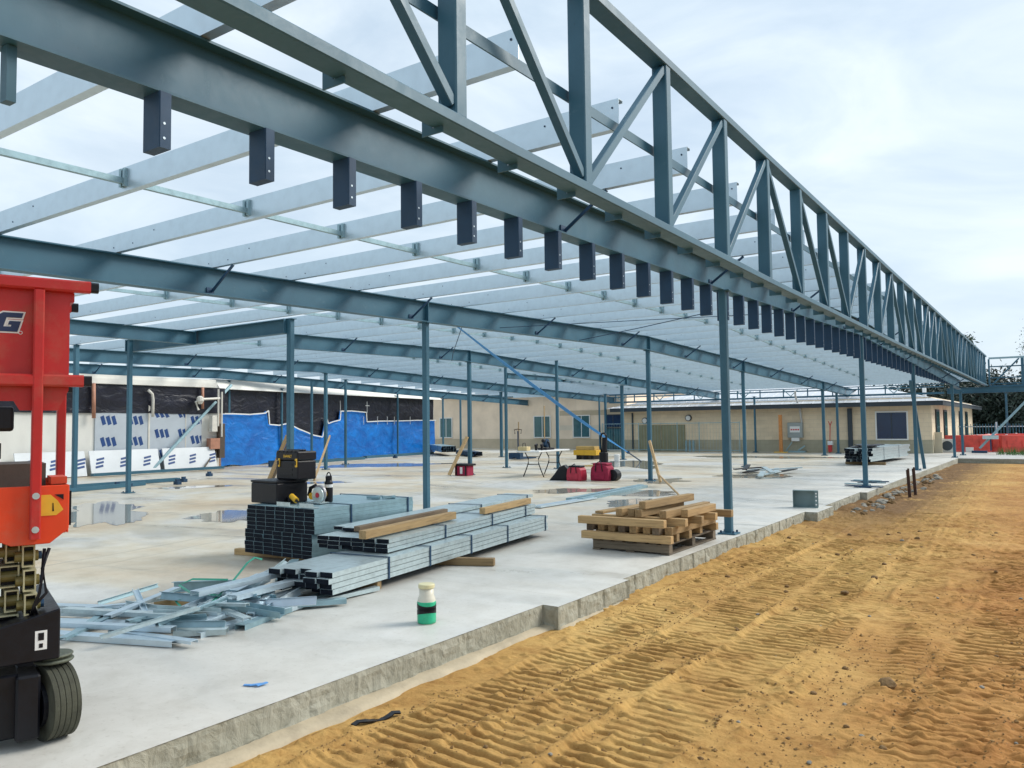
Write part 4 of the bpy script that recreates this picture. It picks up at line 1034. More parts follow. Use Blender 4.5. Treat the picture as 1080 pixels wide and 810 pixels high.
for k_, (y, x0, x1) in enumerate([(8.36,-4.76,-3.66),(8.60,-4.7,-3.5),(8.95,-4.5,-3.44),(9.35,-4.72,-3.42),(9.75,-4.68,-3.36)]):
    blk('third-layer timber lying crosswise in the pallet stack, '+ORD[k_]+' back from the front', (x0,y,z),(x1,y+.02,z))
z += .09
for k_, (x, y0, L) in enumerate([(-4.30,8.5,1.3),(-4.17,8.55,.8),(-4.05,8.5,1.2),(-3.74,8.5,1.3)]):
    blk('fourth-layer timber running front to back in the pallet stack, '+ORD[k_]+' from the left', (x,y0,z),(x+.04,y0+L,z))
blk('flat thin board on the left of the pallet stack top', (-4.62,8.6,z-.025),(-4.5,9.7,z-.025), WOODY, .12, .03)
blk('short block at the right of the pallet stack top', (-3.58,8.75,z),(-3.55,9.6,z))
z += .09
blk('topmost timber on the pallet stack, left one', (-4.02,8.55,z),(-3.93,9.85,z))
m = None

# flat galvanised lengths on the slab, grey cleat box
for i_, (p0,p1,lab) in enumerate([((-7.72,12.0,.03),(-7.66,14.0,.03),'pale flat galvanised length lying on the slab behind the stud bundle'),((-7.66,13.5,.03),(-7.95,17.1,.03),'dark edged galvanised channel on the slab left of the pallet, nearer one'),((-7.86,13.4,.035),(-8.1,17.2,.035),'dark edged galvanised channel on the slab left of the pallet, farther one')]):
    m = MB(); m.bar(p0,p1,.20 if i_ == 0 else .13,.06 if i_ else .03); tag(m.build('steel_channel', GALV if i_ == 0 else GALVG), lab, 'channel')
CLEATM = mat('grey_green_cleat', (.14,.21,.22), .5, .05, .15, 6)
t = thing('cleat_box', 'grey steel cleat box with bolt holes standing on the slab edge', 'bracket', (-3.62,14.4,0), R(8), local=True)
MB().box((-.20,-.01,0),(.20,.0,.30)).build('back_plate', CLEATM, t)
MB().box((-.20,-.12,0),(.20,-.011,.012)).build('bottom_flange', CLEATM, t); MB().box((-.20,-.12,.288),(.20,-.011,.30)).build('top_flange', CLEATM, t)
MB().box((-.21,-.12,0),(-.201,0,.30)).build('side_plate', CLEATM, t)
sp = MB().box((.15,-.125,.0),(.20,-.1205,.30)).build('side_plate', CLEATM, t)
m = MB(); 
for zz in (.06,.13,.2,.25): m.cyl((.175,-.126,zz),(.175,-.1285,zz),.014,10)
m.build('bolt_hole', WHITE, sp)

# stakes in the soil
for y, x, lab in ((19.0,-2.6,'rusty brown stake in the soil, left of the pair'),(19.55,-2.56,'rusty brown stake in the soil, right of the pair')):
    m = MB(); m.loft([(-.03,-.03),(.03,-.03),(.03,-.02),(-.02,-.02),(-.02,.03),(-.03,.03)], [(x,y,GZ-.1),(x-.03,y,.43)], (0,1,0)); m.box((x-.035,y-.035,.43),(x-.0,y+.02,.46))
    tag(m.build('star_picket', DIRTYSTEEL), lab, 'stake', 'pair of stakes')

# far bundle and scrap heap on the slab
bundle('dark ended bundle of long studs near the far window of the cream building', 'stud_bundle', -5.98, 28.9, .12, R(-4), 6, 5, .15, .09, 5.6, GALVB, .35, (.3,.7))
m = MB(); 
for k_ in range(6): m.obox((-5.75+.13*k_, 29.8+random.uniform(-.3,.6), .60+.03*(k_%3)), (.3,1.0,.02), Matrix.Rotation(random.uniform(-.4,.4),3,'Z') @ Matrix.Rotation(random.uniform(-.15,.15),3,'Y'))
tag(m.build('plastic_sheet', TARPK), 'black plastic sheet crumpled on the bundle near the far window', 'sheet')
timber('thin timber bearer under the far stud bundle', (-6.0,29.3,.05),(-4.7,29.2,.05), .09, .09, WOODY)
for k_ in range(10):
    x = random.uniform(-7.7,-6.4); y = random.uniform(21.4,24.0); q = random.uniform(-.5,.9)
    m = MB(); L = random.uniform(.6,1.5); d = Vector((math.sin(q),math.cos(q),0)); c = Vector((x,y,.04+.03*(k_%4)))
    m.bar(c-d*L/2, c+d*L/2+Vector((0,0,random.uniform(0,.08))), .14, .03)
    tag(m.build('steel_offcut', GALVB if k_ % 3 else BLACK), 'thin metal offcut in the low heap behind the near edge column', 'offcut', 'offcuts in the far low heap')
for k_ in range(7):
    q = random.uniform(-.4,.6); c = Vector((-3.75+random.uniform(-.25,.35), 19.3+random.uniform(-.4,.7), .03+.035*(k_%4))); d = Vector((math.cos(q),math.sin(q),0))
    m = MB(); m.bar(c-d*.3, c+d*.3, .10, .02); tag(m.build('steel_offcut', GALVG if k_ % 2 else STEELD), 'flat steel strip in the small pile at the foot of the second edge column', 'offcut', 'strips by the second edge column')
# rubble: loose lumps along the far slab edge
def lump(c, r, mt, name, lab, cat, grp):
    bm = bmesh.new(); bmesh.ops.create_icosphere(bm, subdivisions=2, radius=1)
    s = random.random()*50
    for v in bm.verts:
        q = .6+.8*float(fbm(np.array(v.co.x*1.3+s),np.array(v.co.y*1.3+v.co.z*1.7+s),3,4)); v.co = Vector((v.co.x*r*q*random.uniform(.9,1.1), v.co.y*r*q, v.co.z*r*q*.65))
    me = bpy.data.meshes.new(name); bm.to_mesh(me); bm.free(); me.materials.append(mt)
    o = bpy.data.objects.new(name, me); col.objects.link(o); o.location = c; o.rotation_euler = (0,0,random.random()*6)
    return tag(o, lab, cat, grp)
for k_ in range(130):
    y = random.uniform(15.2,26.5); x = -3.18+.01*(y-15)+abs(random.gauss(0,.22)); r = random.uniform(.02,.085)
    lump((x,y,GZ+r*.35), r, RUBBLE if random.random() < .6 else CLOD, 'rubble_lump', 'grey lump of broken concrete and soil along the far slab edge', 'rubble', 'rubble along the slab edge')
for k_ in range(90):
    y = random.choice([random.uniform(2.6,9), random.uniform(4,14)]); x = random.uniform(-3.2,-.1)
    if y < 3.0+abs(x+3.2)*.35: continue
    r = random.uniform(.006,.02)*(1 if y < 8 else 1.8)
    zz = float(soil_height(np.array([[x]]), np.array([[y]]))[0,0])
    lump((x,y,GZ+zz+r*.2), r, CLOD if random.random() < .8 else RUBBLE, 'soil_clod', 'small soil clod or pebble lying on the tracked clay', 'clod', 'clods on the clay')
# loose crumbs of soil: uncountable, one object
n = 7000
cx_ = rng.uniform(-3.25, .0, n); cy_ = 1.9+np.abs(rng.normal(0,1,n))*4.2
lane_e = np.array([-3.22,-2.72,-2.18,-1.58,-1.22,-.74,-.26,.2])
k_ = rng.integers(0, len(lane_e), n); near = rng.random(n) < .45
cx_ = np.where(near, lane_e[k_]+rng.normal(0,.055,n), cx_)
keep = (cy_ > 2.6+np.abs(cx_+3.3)*.45) & (cx_ > -3.3) & (fbm(cx_*1.6, cy_*1.1, 3, 88) > .40); cx_, cy_ = cx_[keep], cy_[keep]
cz_ = soil_height(cx_[None,:], cy_[None,:])[0]+GZ
cv, cf_ = [], []
for x_, y_, z_ in zip(cx_, cy_, cz_):
    r_ = float(rng.gamma(1.5, .0019))+.0018*(1+.10*y_); q = rng.uniform(.6,1.25,6)*r_; b0_ = len(cv); t_ = rng.random()*6.3; c_, s_ = math.cos(t_), math.sin(t_)
    for (ax_, ay_, az_), qq in zip(((1,0,.1),(-1,0,.1),(0,1,.1),(0,-1,.1),(.2,.1,.9),(0,0,-.6)), q):
        cv.append((x_+(ax_*c_-ay_*s_)*qq*1.2, y_+(ax_*s_+ay_*c_)*qq, z_+az_*qq+r_*.2))
    for f_ in ((0,2,4),(2,1,4),(1,3,4),(3,0,4),(2,0,5),(1,2,5),(3,1,5),(0,3,5)): cf_.append([b0_+i_ for i_ in f_])
mb = MB(); mb.v = cv; mb.f = cf_; mb.mi = [0]*len(cf_)
tag(mb.build('soil_crumbs', mat('crumb_soil', (.27,.16,.058), .95, 0, .5, 30)), kind='stuff')
lump((-.93,5.5,GZ+.02), .055, CLOD, 'soil_clod', 'largest dark soil clod standing alone among the track marks', 'clod', None)
# torn black membrane at the footing
m = MB(); pts = []
for k_ in range(9): pts.append((-3.30+.012*k_-.01*math.sin(k_*2), 3.2+.035*k_, GZ+.012+.010*math.sin(k_*1.1)))
m.loft([(-.018,-.003),(.018,-.006),(.022,.004),(-.015,.006)], pts); tag(m.build('membrane_strip', BLACK), 'torn strip of black membrane poking from the soil beside the footing', 'membrane')

# ------------------------------------------------------------------ props
timber('timber prop leaning left behind the black tool cases', (-15.35,12.05,.03),(-14.72,12.2,1.32), .09, .045, WOODZ, 'timber_prop', 'leaning timber props', 'prop', (0,1,.05))
timber('second timber board leaning close behind the left prop', (-15.28,12.1,.03),(-14.66,12.26,1.30), .07, .03, WOODD, 'timber_prop', 'leaning timber props', 'prop', (0,1,.05))
timber('pale timber prop leaning right behind the tool cases', (-17.2,15.2,.03),(-21.25,19.5,1.18), .10, .05, WOODZ, 'timber_prop', 'leaning timber props', 'prop', (0,1,.05))
timber('timber prop leaning on the column with the red tool box', (-15.0,18.5,.03),(-14.72,19.05,1.17), .10, .05, WOODZ, 'timber_prop', 'leaning timber props', 'prop', (0,1,.05))
timber('timber prop leaning on the column behind the pallet', (-8.18,18.5,.03),(-8.72,19.08,1.05), .07, .04, WOODZ, 'timber_prop', 'leaning timber props', 'prop', (0,1,.05))
timber('thin stick leaning right of the column behind the pallet', (-6.3,15.2,.02),(-7.9,17.7,.3), .035, .03, WOODZ, 'timber_prop', 'leaning timber props', 'prop', (0,1,.05))
timber('grey timber prop leaning beside the blue tarpaulin corner', (-25.6,17.4,.04),(-26.6,19.0,1.2), .09, .05, WOODD, 'timber_prop', 'leaning timber props', 'prop', (0,1,.05))

# ------------------------------------------------------------------ red tool box, table, bags
t = thing('red_tool_box', 'dark tool box with crimson panel at a column foot, left of the table', 'tool box', (-14.72,18.88,0))
c = Vector((-14.72,18.88,0))
m = MB(); m.box(c+Vector((-.24,-.16,0)), c+Vector((.24,.16,.30))); m.build('body', PINK, t, .015)
m = MB(); m.box(c+Vector((-.30,-.20,.301)), c+Vector((.30,.20,.36))); m.build('lid', BLACK, t, .01)
for xx in (-.20,.16): MB().box(c+Vector((xx,-.172,.02)), c+Vector((xx+.05,-.161,.29))).build('edge_strip', BLACK, t)
MB().box(c+Vector((-.03,-.168,.06)), c+Vector((.06,-.1605,.26))).build('label', WHITE, t)
def table():
    a = Vector((-.05, 1, 0)).normalized(); b = Vector((a.y, -a.x, 0)); C = Vector((-12.48,19.85,0)); u = Vector((0,0,1)); M = Matrix((a,b,u)).transposed()
    t = thing('folding_table', 'white folding table with dark curved legs, saw parts on top', 'table', C)
    MB().obox(C+u*.735, (1.9,.75,.045), M).build('table_top', WHITE, t, .01)
    for s in (-.62,.62):
        for q in (-1,1):
            p = C+a*s
            m = MB(); m.tube([p+b*q*.34, p+b*q*.24+u*.22, p+b*q*.17+u*.40, p+b*q*.17+u*.52, p+b*q*.28+u*.71], .016, 8); m.build('leg', BLACK, t, smooth=True)
        for zz in (.35,.58): MB().tube([C+a*s-b*.185+u*zz, C+a*s+b*.185+u*zz], .012, 6).build('leg_stretcher', BLACK, t)
    return a, b, C, u, M
ta, tb, TC, tu, TM = table()
t = thing('mitre_saw', 'dark mitre saw standing on the white folding table', 'saw', TC+tu*.76)
c = TC+ta*.15+tu*.758
MB().obox(c+tu*.03, (.5,.3,.06), TM).build('base', BLACK, t, .01)
m = MB(); m.cyl(c+tu*.2-tb*.05, c+tu*.2+tb*.05, .13, 20); m.build('blade_guard', STEELD, t)
m = MB(); m.tube([c+tu*.06+tb*.12, c+tu*.2+tb*.1, c+tu*.3-tb*.02], .03, 8); m.build('arm', BLACK, t); m = MB(); m.cyl(c+tu*.27-ta*.02, c+tu*.27-ta*.2, .05, 12); m.build('motor', BLACK, t)
t = thing('carry_tray', 'cream open carry tray at the left end of the folding table', 'tray', TC+tu*.758)
c = TC-ta*.80-tb*.2+tu*.758; MB().obox(c+tu*.06,(.22,.3,.12),TM).build('body', mat('cream_tray',(.6,.48,.25),.6,0,.2,9), t, .01); m = MB(); m.tube([c-ta*.08+tu*.12, c-ta*.06+tu*.22, c+ta*.06+tu*.22, c+ta*.08+tu*.12], .01, 6); m.build('handle', BLACK, t)
for k_, s in enumerate((-.45,-.28)):
    c = TC+ta*s+tb*.1*k_+tu*.758; m = MB(); m.rbar(c, c+tu*.14, .06, .07, (0,1,0)); m.rbar(c+tu*.14-ta*.06, c+tu*.17+ta*.06, .05, .06)
    tag(m.build('power_tool', BLACK), 'black power tool upright on the folding table, '+('left' if k_ == 0 else 'right')+' of the two', 'power tool')
def bag(label, c, w, d, h, mt, top):
    c = Vector(c); t = thing('tool_bag', label, 'tool bag', c)
    m = MB(); m.loft([(-w/2,0),(w/2,0),(w*.52,h*.35),(w*.47,h*.8),(w*.34,h),(-w*.34,h),(-w*.47,h*.8),(-w*.52,h*.35)], [c+Vector((0,-d/2,0)),c+Vector((0,-d*.45,0)),c+Vector((0,d*.45,0)),c+Vector((0,d/2,0))]); m.build('body', mt, t, .02)
    m = MB(); m.loft([(-w*.42,h*.99),(w*.42,h*.99),(w*.4,h*1.12),(-w*.4,h*1.12)], [c+Vector((0,-d*.42,0)),c+Vector((0,d*.42,0))]); m.build('top_flap', top, t, .015)
    m = MB(); m.tube([c+Vector((-w*.2,-d*.52,h*.6)),c+Vector((-w*.15,-d*.55,h*1.1)),c+Vector((0,-d*.3,h*1.25)),c+Vector((w*.15,-d*.55,h*1.1)),c+Vector((w*.2,-d*.52,h*.6))], .014, 6); m.build('handle', BLACK, t)
    m = MB(); m.box(c+Vector((-w*.3,-d*.55,h*.12)), c+Vector((w*.3,-d*.503,h*.55))); m.build('pocket', mt, t, .01)
bag('bright red tool bag with black top, left of the purple one', (-10.55,18.42,0), .44,.34,.36, REDPL, BLACK)
bag('dark crimson tool bag with side pouch, right of the red one', (-9.93,18.72,0), .52,.40,.42, PINK, PINK)
m = MB(); m.cyl((-9.62,18.68,.15),(-9.62,18.92,.15),.15,18); tag(m.build('cable_reel', BLACK), 'black round cable reel against the crimson tool bag', 'reel')
t = thing('tarp_heap', 'black cloth slumped against the red tool bag', 'cloth', (-10.95,18.3,0))
m = MB(); m.prism([(-.30,0),(.22,0),(.25,.30),(.12,.42),(-.02,.36),(-.16,.16)], (-10.98,18.25,0), (.92,.38,0), (0,0,1), (-.1,.3,0)); m.build('fold', BLACK, t, .03, seg=2)
t = thing('gas_bottle_trolley', 'tall black bag with a hooped handle standing behind the crimson tool bag', 'trolley', (-11.62,22.0,0))
m = MB(); m.rbar((-11.62,22.0,0),(-11.62,22.0,.62),.26,.22,(0,1,0),.2); m.build('bag_body', BLACK, t, .02)
m = MB(); m.tube([(-11.70,22,.62),(-11.72,22,1.05),(-11.68,22,1.2),(-11.59,22,1.22),(-11.52,22,1.15),(-11.54,22,.62)], .03, 8); m.build('handle', BLACK, t, smooth=True)
m = MB(); m.rbar((-11.59,22.0,.622),(-11.57,22.0,1.08),.14,.14,(0,1,0),.2); m.build('upper_bag', BLACK, t)
# low stacks near the tan wall
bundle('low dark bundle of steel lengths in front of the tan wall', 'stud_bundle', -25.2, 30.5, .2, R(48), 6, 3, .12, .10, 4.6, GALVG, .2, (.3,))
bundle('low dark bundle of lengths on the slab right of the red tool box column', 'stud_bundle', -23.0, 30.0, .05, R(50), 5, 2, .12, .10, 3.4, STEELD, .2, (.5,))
t = thing('pallet_jack', 'dark upright handle of a pallet truck in front of the tan wall', 'pallet truck', (-19.3,28.6,0))
m = MB(); m.tube([(-19.3,28.6,.1),(-19.3,28.6,1.25)], .03, 8); m.build('shaft', STEELD, t); m = MB(); m.tube([(-19.42,28.55,1.12),(-19.45,28.54,1.3),(-19.3,28.6,1.33),(-19.15,28.66,1.3),(-19.18,28.65,1.12)], .022, 6); m.build('handle_loop', DIRTYSTEEL, t)
m = MB(); m.box((-19.6,28.3,.03),(-19.4,29.6,.1)); m.box((-19.2,28.3,.03),(-19.0,29.6,.1)); m.box((-19.6,28.3,.1),(-19.0,28.55,.3)); m.build('forks', STEELD, t)
t = thing('yellow_crate_stack', 'low yellow timber crate stack with dark straps left of the black bag', 'crate', (-16.6,29.8,0))
MB().box((-17.1,29.6,.18),(-16.0,30.2,.40)).build('lower_tier', YEL, t, .01); MB().box((-17.0,29.65,.401),(-16.1,30.1,.56)).build('upper_tier', mat('ochre_ply',(.5,.33,.10),.6,0,.3,5), t, .01)
for x in (-16.9,-16.55,-16.2): MB().box((x-.07,29.62,.001),(x+.07,30.15,.179)).build('foot', BLACK, t)
m = MB(); 
m.lathe([(.10,0),(.11,.02),(.11,.27),(.09,.29)], (-14.3,28.2,0), 18); tag(m.build('white_drum', WHITE), 'small white drum on the slab beside the yellow crate stack', 'drum')
# long steel lengths at left behind lone column
for i_, (p0,p1,lab,w_) in enumerate([((-20.9,9.6,.06),(-20.9,13.4,.06),'long grey steel length lying flat behind the lone left column, upper one',.16),((-19.6,8.9,.05),(-20.3,12.0,.05),'long grey steel length on the slab just behind the red lift',.12),((-25.3,13.2,.08),(-25.3,18.0,.08),'long grey steel length along the foot of the insulation boards',.2)]):
    m = MB(); m.bar(p0,p1,w_,.09); m.bar(Vector(p0)+Vector((.0,.05,.047)),Vector(p1)-Vector((0,.05,-.047)),.03,.006); tag(m.build('steel_length', STEEL), lab, 'steel length')
for k_, (x,y) in enumerate([(-20.2,11.2),(-20.2,11.5),(-19.7,12.6),(-22.2,15.3),(-20.5,13.3),(-24.8,20.5),(-26.0,28.0)]):
    m = MB(); m.box((x-.10,y-.06,0),(x+.10,y+.06,.09)); m.box((x-.04,y-.05,.091),(x+.05,y+.04,.15))
    tag(m.build('steel_block', STEELD), 'small dark packing block dropped on the slab towards the far walls', 'block', 'packing blocks on the slab')
for p0, p1, lab in [((-25.9,22.3,.06),(-26.5,26.4,.06),'dark steel length along the foot of the blue tarpaulin, left'),((-27.2,27.2,.06),(-27.9,33,.06),'dark steel length along the foot of the blue tarpaulin, right'),((-25.2,20.0,.12),(-24.6,21.4,.12),'stubby dark beam end lying before the blue tarpaulin')]:
    m = MB(); m.bar(p0,p1,.2,.12 if 'stubby' not in lab else .24); tag(m.build('steel_length', STEELD if 'stubby' in lab else STEEL), lab, 'steel length')

# ------------------------------------------------------------------ left walls
# insulation-board wall on X=-26.2
WX = -26.25
t = thing('insulated_wall', 'white wall with silver insulation boards printed with blue marks, left background', 'wall', (WX,14,0))
MB().box((WX-.3,4,-.18),(WX,18.5,2.12)).build('white_panel', CREAMW, t)
def marks(m, x, y0, y1, z0, z1, sy=.95, sz=.78, w=.56, h=.34, tilt=.5, ph=0.):
    yy = y0+.25; c_ = 0
    while yy < y1-.1:
        zz = z0+.12+ph
        while zz < z1-.05:
            for q in range(3):
                a0 = yy+q*w/3; pts = [(a0,zz),(a0+w/4.6,zz+.05),(a0+w/4.6-tilt*h*.5,zz+h),(a0-tilt*h*.5,zz+h-.05)]
                pts = [(max(y0,min(y1,p)),max(z0,min(z1,r_))) for p,r_ in pts]
                m.prism(pts, (x,0,0), (0,1,0), (0,0,1), (.003,0,0))
            zz += sz
        yy += sy; c_ += 1
def board(y0, y1, z0, z1, x, mt, par, ph=0., sy=.95):
    m = MB(); m.box((x,y0,z0),(x+.04,y1,z1)); b_ = m.build('insulation_board', mt, par)
    m = MB(); marks(m, x+.041, y0, y1, z0, z1, sy, .72, ph=ph); m.build('printed_mark', BLUE, b_)
board(13.75,15.60,.05,2.10,WX+.002,SILVERB,t,.05); board(15.68,17.05,.05,2.08,WX+.002,SILVERB,t,.3,.9); board(17.09,17.72,.05,2.08,WX+.002,SILVERB,t,.05,.9)
MB().box((WX+.003,15.61,.05),(WX+.06,15.67,2.4)).build('joint_strip', PVC, t); MB().box((WX+.003,17.052,.05),(WX+.05,17.085,2.1)).build('joint_strip', PVC, t)
m = MB(); 
nn = 60; vs = []
for k_ in range(nn+1):
    y = 4+k_*(18.7-4)/nn
    for j in range(9):
        zz = 2.10+j*.95/8; vs.append((WX+.06+.10*(float(fbm(np.array(y*1.1),np.array(zz*1.8),4,8))-.4)*(1 if 0<j<8 else .4), y, zz-.05*(float(vnoise(np.array(y*1.2),np.array(.3),3)) if j == 0 else 0)))
m.add(vs, [(a_*9+b_,(a_+1)*9+b_,(a_+1)*9+b_+1,a_*9+b_+1) for a_ in range(nn) for b_ in range(8)]); m.build('black_sheeting', TARPK, t, smooth=True)
MB().box((WX-.3,4,3.06),(WX+.16,18.3,3.24)).build('gutter', CREAMW, t); MB().box((WX-.3,4,3.244),(WX+.10,18.28,3.36)).build('fascia', CREAMW, t)
for yy, zz in ((14.15,1.95),(17.0,2.2)):
    pass
for y0, y1, lab in ((13.45,15.85,'pale printed board leaning along the wall foot, left one'),(16.02,18.12,'pale printed board leaning along the wall foot, right one'),(11.2,13.3,'pale printed board leaning along the wall foot behind the red lift')):
    m = MB(); z1 = .80; m.prism([(0,0),(.05,0),(.05-.22,z1),(-.22,z1)], (WX+.42,y0,.03), (1,0,0), (0,0,1), (0,y1-y0,0))
    o = m.build('leaning_board', LBOARD); tag(o, lab, 'board', 'leaning printed boards')
    m = MB()
    yy = y0+.15
    while yy < y1-.3:
        for q in range(3):
            a0 = yy; zb = .22+q*.12
            pts = [(a0+q*.03,zb),(a0+.26+q*.03,zb+.05),(a0+.26+q*.03,zb+.12),(a0+q*.03,zb+.07)]
            P4 = [Vector((WX+.472-.22/z1*(r_)+.002, p, .03+r_)) for p, r_ in pts]; P5 = [p+Vector((.003,0,.001)) for p in P4]
            m.add(P4+P5, [(0,1,2,3),(4,5,6,7),(0,1,5,4),(1,2,6,5),(2,3,7,6),(3,0,4,7)])
        yy += .82
    m.build('printed_mark', BLUE, o)
# pipes on the wall
t = thing('wall_downpipe', 'white bent downpipe on the black sheeting, behind the lone column', 'pipe', (WX+.2,15.65,1.8))
m = MB(); m.tube([(WX+.18,15.7,1.95),(WX+.18,15.7,2.55),(WX+.2,15.66,2.75),(WX+.22,15.5,2.88)], .05, 10); m.build('pipe', PVC, t, smooth=True)
t = thing('wall_downpipe', 'terracotta pipe hanging beside the red lift panel', 'pipe', (WX+.2,13.6,1.8))
m = MB(); m.tube([(WX+.2,13.62,1.9),(WX+.2,13.6,3.05)], .06, 10); m.build('pipe', BROWNPIPE, t, smooth=True)
t = thing('wall_downpipe', 'short grey pipe hanging from the gutter right of the lone column', 'pipe', (WX+.2,17.6,2.3))
m = MB(); m.tube([(WX+.2,17.65,2.25),(WX+.2,17.65,3.05)], .05, 10); m.build('pipe', BROWNPIPE, t, smooth=True)
t = thing('pipe_manifold', 'white branching pipes and meter boxes at the corner beside the blue tarpaulin', 'pipes', (WX+.3,18.3,.8))
m = MB(); m.tube([(WX+.3,18.25,1.6),(WX+.3,18.25,3.0)], .035, 8); m.tube([(WX+.3,18.4,1.2),(WX+.3,18.4,2.9)], .035, 8); m.tube([(WX+.3,18.3,2.65),(WX+.3,17.5,2.6),(WX+.3,17.3,2.5),(WX+.32,17.4,2.2)], .045, 8); m.lathe([(.06,0),(.14,.12),(.12,.25),(.05,.3)], (WX+.34,17.45,2.42), 10); m.build('pipe', PVC, t)
MB().box((WX+.1,18.0,1.4),(WX+.3,18.22,2.0)).build('meter_box', PVC, t); MB().box((WX+.1,17.9,.75),(WX+.35,18.3,1.15)).build('meter_box', BROWNPIPE, t); MB().box((WX+.1,18.32,.4),(WX+.3,18.55,1.7)).build('meter_box', LEATHER, t)
t = thing('brick_pier', 'brown corner pier between the boards and the blue tarpaulin', 'pier', (-26.7,18.75,0))
MB().box((-27.0,18.56,-.1),(-26.62,18.86,3.0)).build('shaft', brick_mat('brown_brick',(.30,.17,.11),(.3,.26,.2),.24,.085), t)
# blue tarpaulin wall
A, B = Vector((-27.0,19.0,0)), Vector((-28.7,34.0,0)); dv = (B-A).normalized(); nv = Vector((dv.y,-dv.x,0)) * (1 if dv.y > 0 else -1); Lw = (B-A).length
line = [(-.1,2.09),(.58,2.09),(1.4,2.07),(2.25,2.13),(2.44,2.24),(2.50,1.66),(3.05,1.62),(3.59,1.70),(4.2,1.46),(4.71,1.31),(5.2,1.16),(5.76,1.07),(5.9,1.5),(6.03,2.0),(6.15,1.68),(6.45,1.76),(6.98,1.85),(7.02,2.26),(7.8,2.28),(8.92,2.22),(8.97,1.76),(10.,1.79),(11.8,1.80),(13.2,1.83),(15.1,1.83)]
t = thing('tarpaulin_wall', 'wall covered in blue tarpaulin below and torn black sheeting above with white tape', 'wall', A)
def wp(s, z, o_=0.): return A+dv*s+nv*o_+Vector((0,0,z))
m = MB(); m.add([wp(-.2,-.18,-.3),wp(Lw+.1,-.18,-.3),wp(Lw+.1,3.45,-.3),wp(-.2,3.45,-.3),wp(-.2,-.18,-.02),wp(Lw+.1,-.18,-.02),wp(Lw+.1,3.45,-.02),wp(-.2,3.45,-.02)], [(0,1,2,3),(4,5,6,7),(0,1,5,4),(1,2,6,5),(2,3,7,6),(3,0,4,7)]); m.build('backing', CREAMW, t)
def sheet(s0, s1, zlo, zhi, o_, amp, mt, name, ns=150, nz=12, sd=1):
    m = MB(); vs = []
    for a_ in range(ns+1):
        s = s0+(s1-s0)*a_/ns
        for b_ in range(nz+1):
            q = b_/nz; z_ = zlo(s)*(1-q)+zhi(s)*q; f = amp*(float(fbm(np.array(s*1.0+sd*7),np.array(z_*1.4+sd),4,sd))-.5)
            vs.append(wp(s, z_, o_+f))
    m.add(vs, [(a_*(nz+1)+b_,(a_+1)*(nz+1)+b_,(a_+1)*(nz+1)+b_+1,a_*(nz+1)+b_+1) for a_ in range(ns) for b_ in range(nz)]); return m.build(name, mt, t, smooth=True)
lx = [p for p, _ in line]; lz = [q for _, q in line]
zl = lambda s: float(np.interp(s, lx, lz))
sheet(-.15, Lw, lambda s: .02+.05*math.sin(s*3), lambda s: min(zl(s)+.02, 2.9), .13, .12, TARPB, 'blue_sheet', 240)
sheet(-.15, Lw, lambda s: max(.9, zl(s)-.5), lambda s: 3.06, .04, .05, TARPK, 'black_sheet', 120, 8, 5)
m = MB()
for (s0,z0),(s1,z1) in zip(line[:-1],line[1:]):
    m.bar(wp(s0,z0,.215), wp(s1,z1,.215), .012, .05, tuple(nv.cross(dv)) if abs(s1-s0) > .1 else tuple(dv))
for s in (6.98,8.97): m.bar(wp(s,2.2,.215),wp(s,2.75,.215),.03,.012,tuple(dv))
for s in (8.7,9.8,10.6,11.2,12.6): m.bar(wp(s,1.62,.217),wp(s,2.02,.217),.03,.012,tuple(dv))
m.bar(wp(8.85,2.55,.217),wp(9.15,2.55,.217),.012,.03)
m.build('white_tape', WHITE, t)
m = MB(); m.add([wp(-.2,3.06,.3),wp(Lw+.4,2.98,.35),wp(Lw+.4,3.30,.0),wp(-.2,3.42,.0),wp(-.2,3.07,-.3),wp(Lw+.4,2.99,-.3),wp(Lw+.4,3.31,-.3),wp(-.2,3.43,-.3)], [(0,1,2,3),(4,7,6,5),(0,4,5,1),(1,5,6,2),(2,6,7,3),(3,7,4,0)]); m.build('gutter', CREAMW, t)

# ------------------------------------------------------------------ buildings
def window(par, x0, x1, z0, z1, y, glass, frame=WHITE, fw=.06):
    m = MB(); m.box((x0-fw,y-.05,z0-fw),(x0,y-.003,z1+fw)); m.box((x1,y-.05,z0-fw),(x1+fw,y-.003,z1+fw)); m.box((x0,y-.05,z1),(x1,y-.003,z1+fw)); m.box((x0-fw*.5,y-.09,z0-fw),(x1+fw*.5,y-.051,z0)); m.box((x0,y-.05,z0-fw),(x1,y-.003,z0))
    w_ = m.build('window', frame, par); m = MB(); m.box((x0,y-.02,z0),(x1,y-.003,z1)); m.build('pane', glass, w_)
    m = MB(); m.box(((x0+x1)/2-.02,y-.03,z0),((x0+x1)/2+.02,y-.0205,z1)); m.build('mullion', frame if glass is not GLASSD else FASCIA, w_); return w_
BY = 40.0
t = thing('block_building', 'low cream and olive blockwork building with a pale hipped roof across the back', 'building', (-12,BY,0))
MB().box((-19.9,BY,.61),(-4.48,62,2.55)).build('upper_wall', BRICKC, t); MB().box((-19.91,BY-.012,-.18),(-4.468,62.0,.607)).build('lower_wall', BRICKO, t)
window(t, -6.76, -5.50, .66, 1.88, BY, GLASSD)
m = MB(); m.box((-20.4,BY-.55,2.16),(-3.95,BY-.45,2.36)); m.box((-4.05,BY-.449,2.16),(-3.95,63,2.36)); m.box((-20.4,BY-.449,2.30),(-4.06,BY-.005,2.33)); m.build('fascia', FASCIA, t)
x0,x1,y0,y1,ze,zr = -20.6,-3.9,BY-.62,63.,2.365,4.2
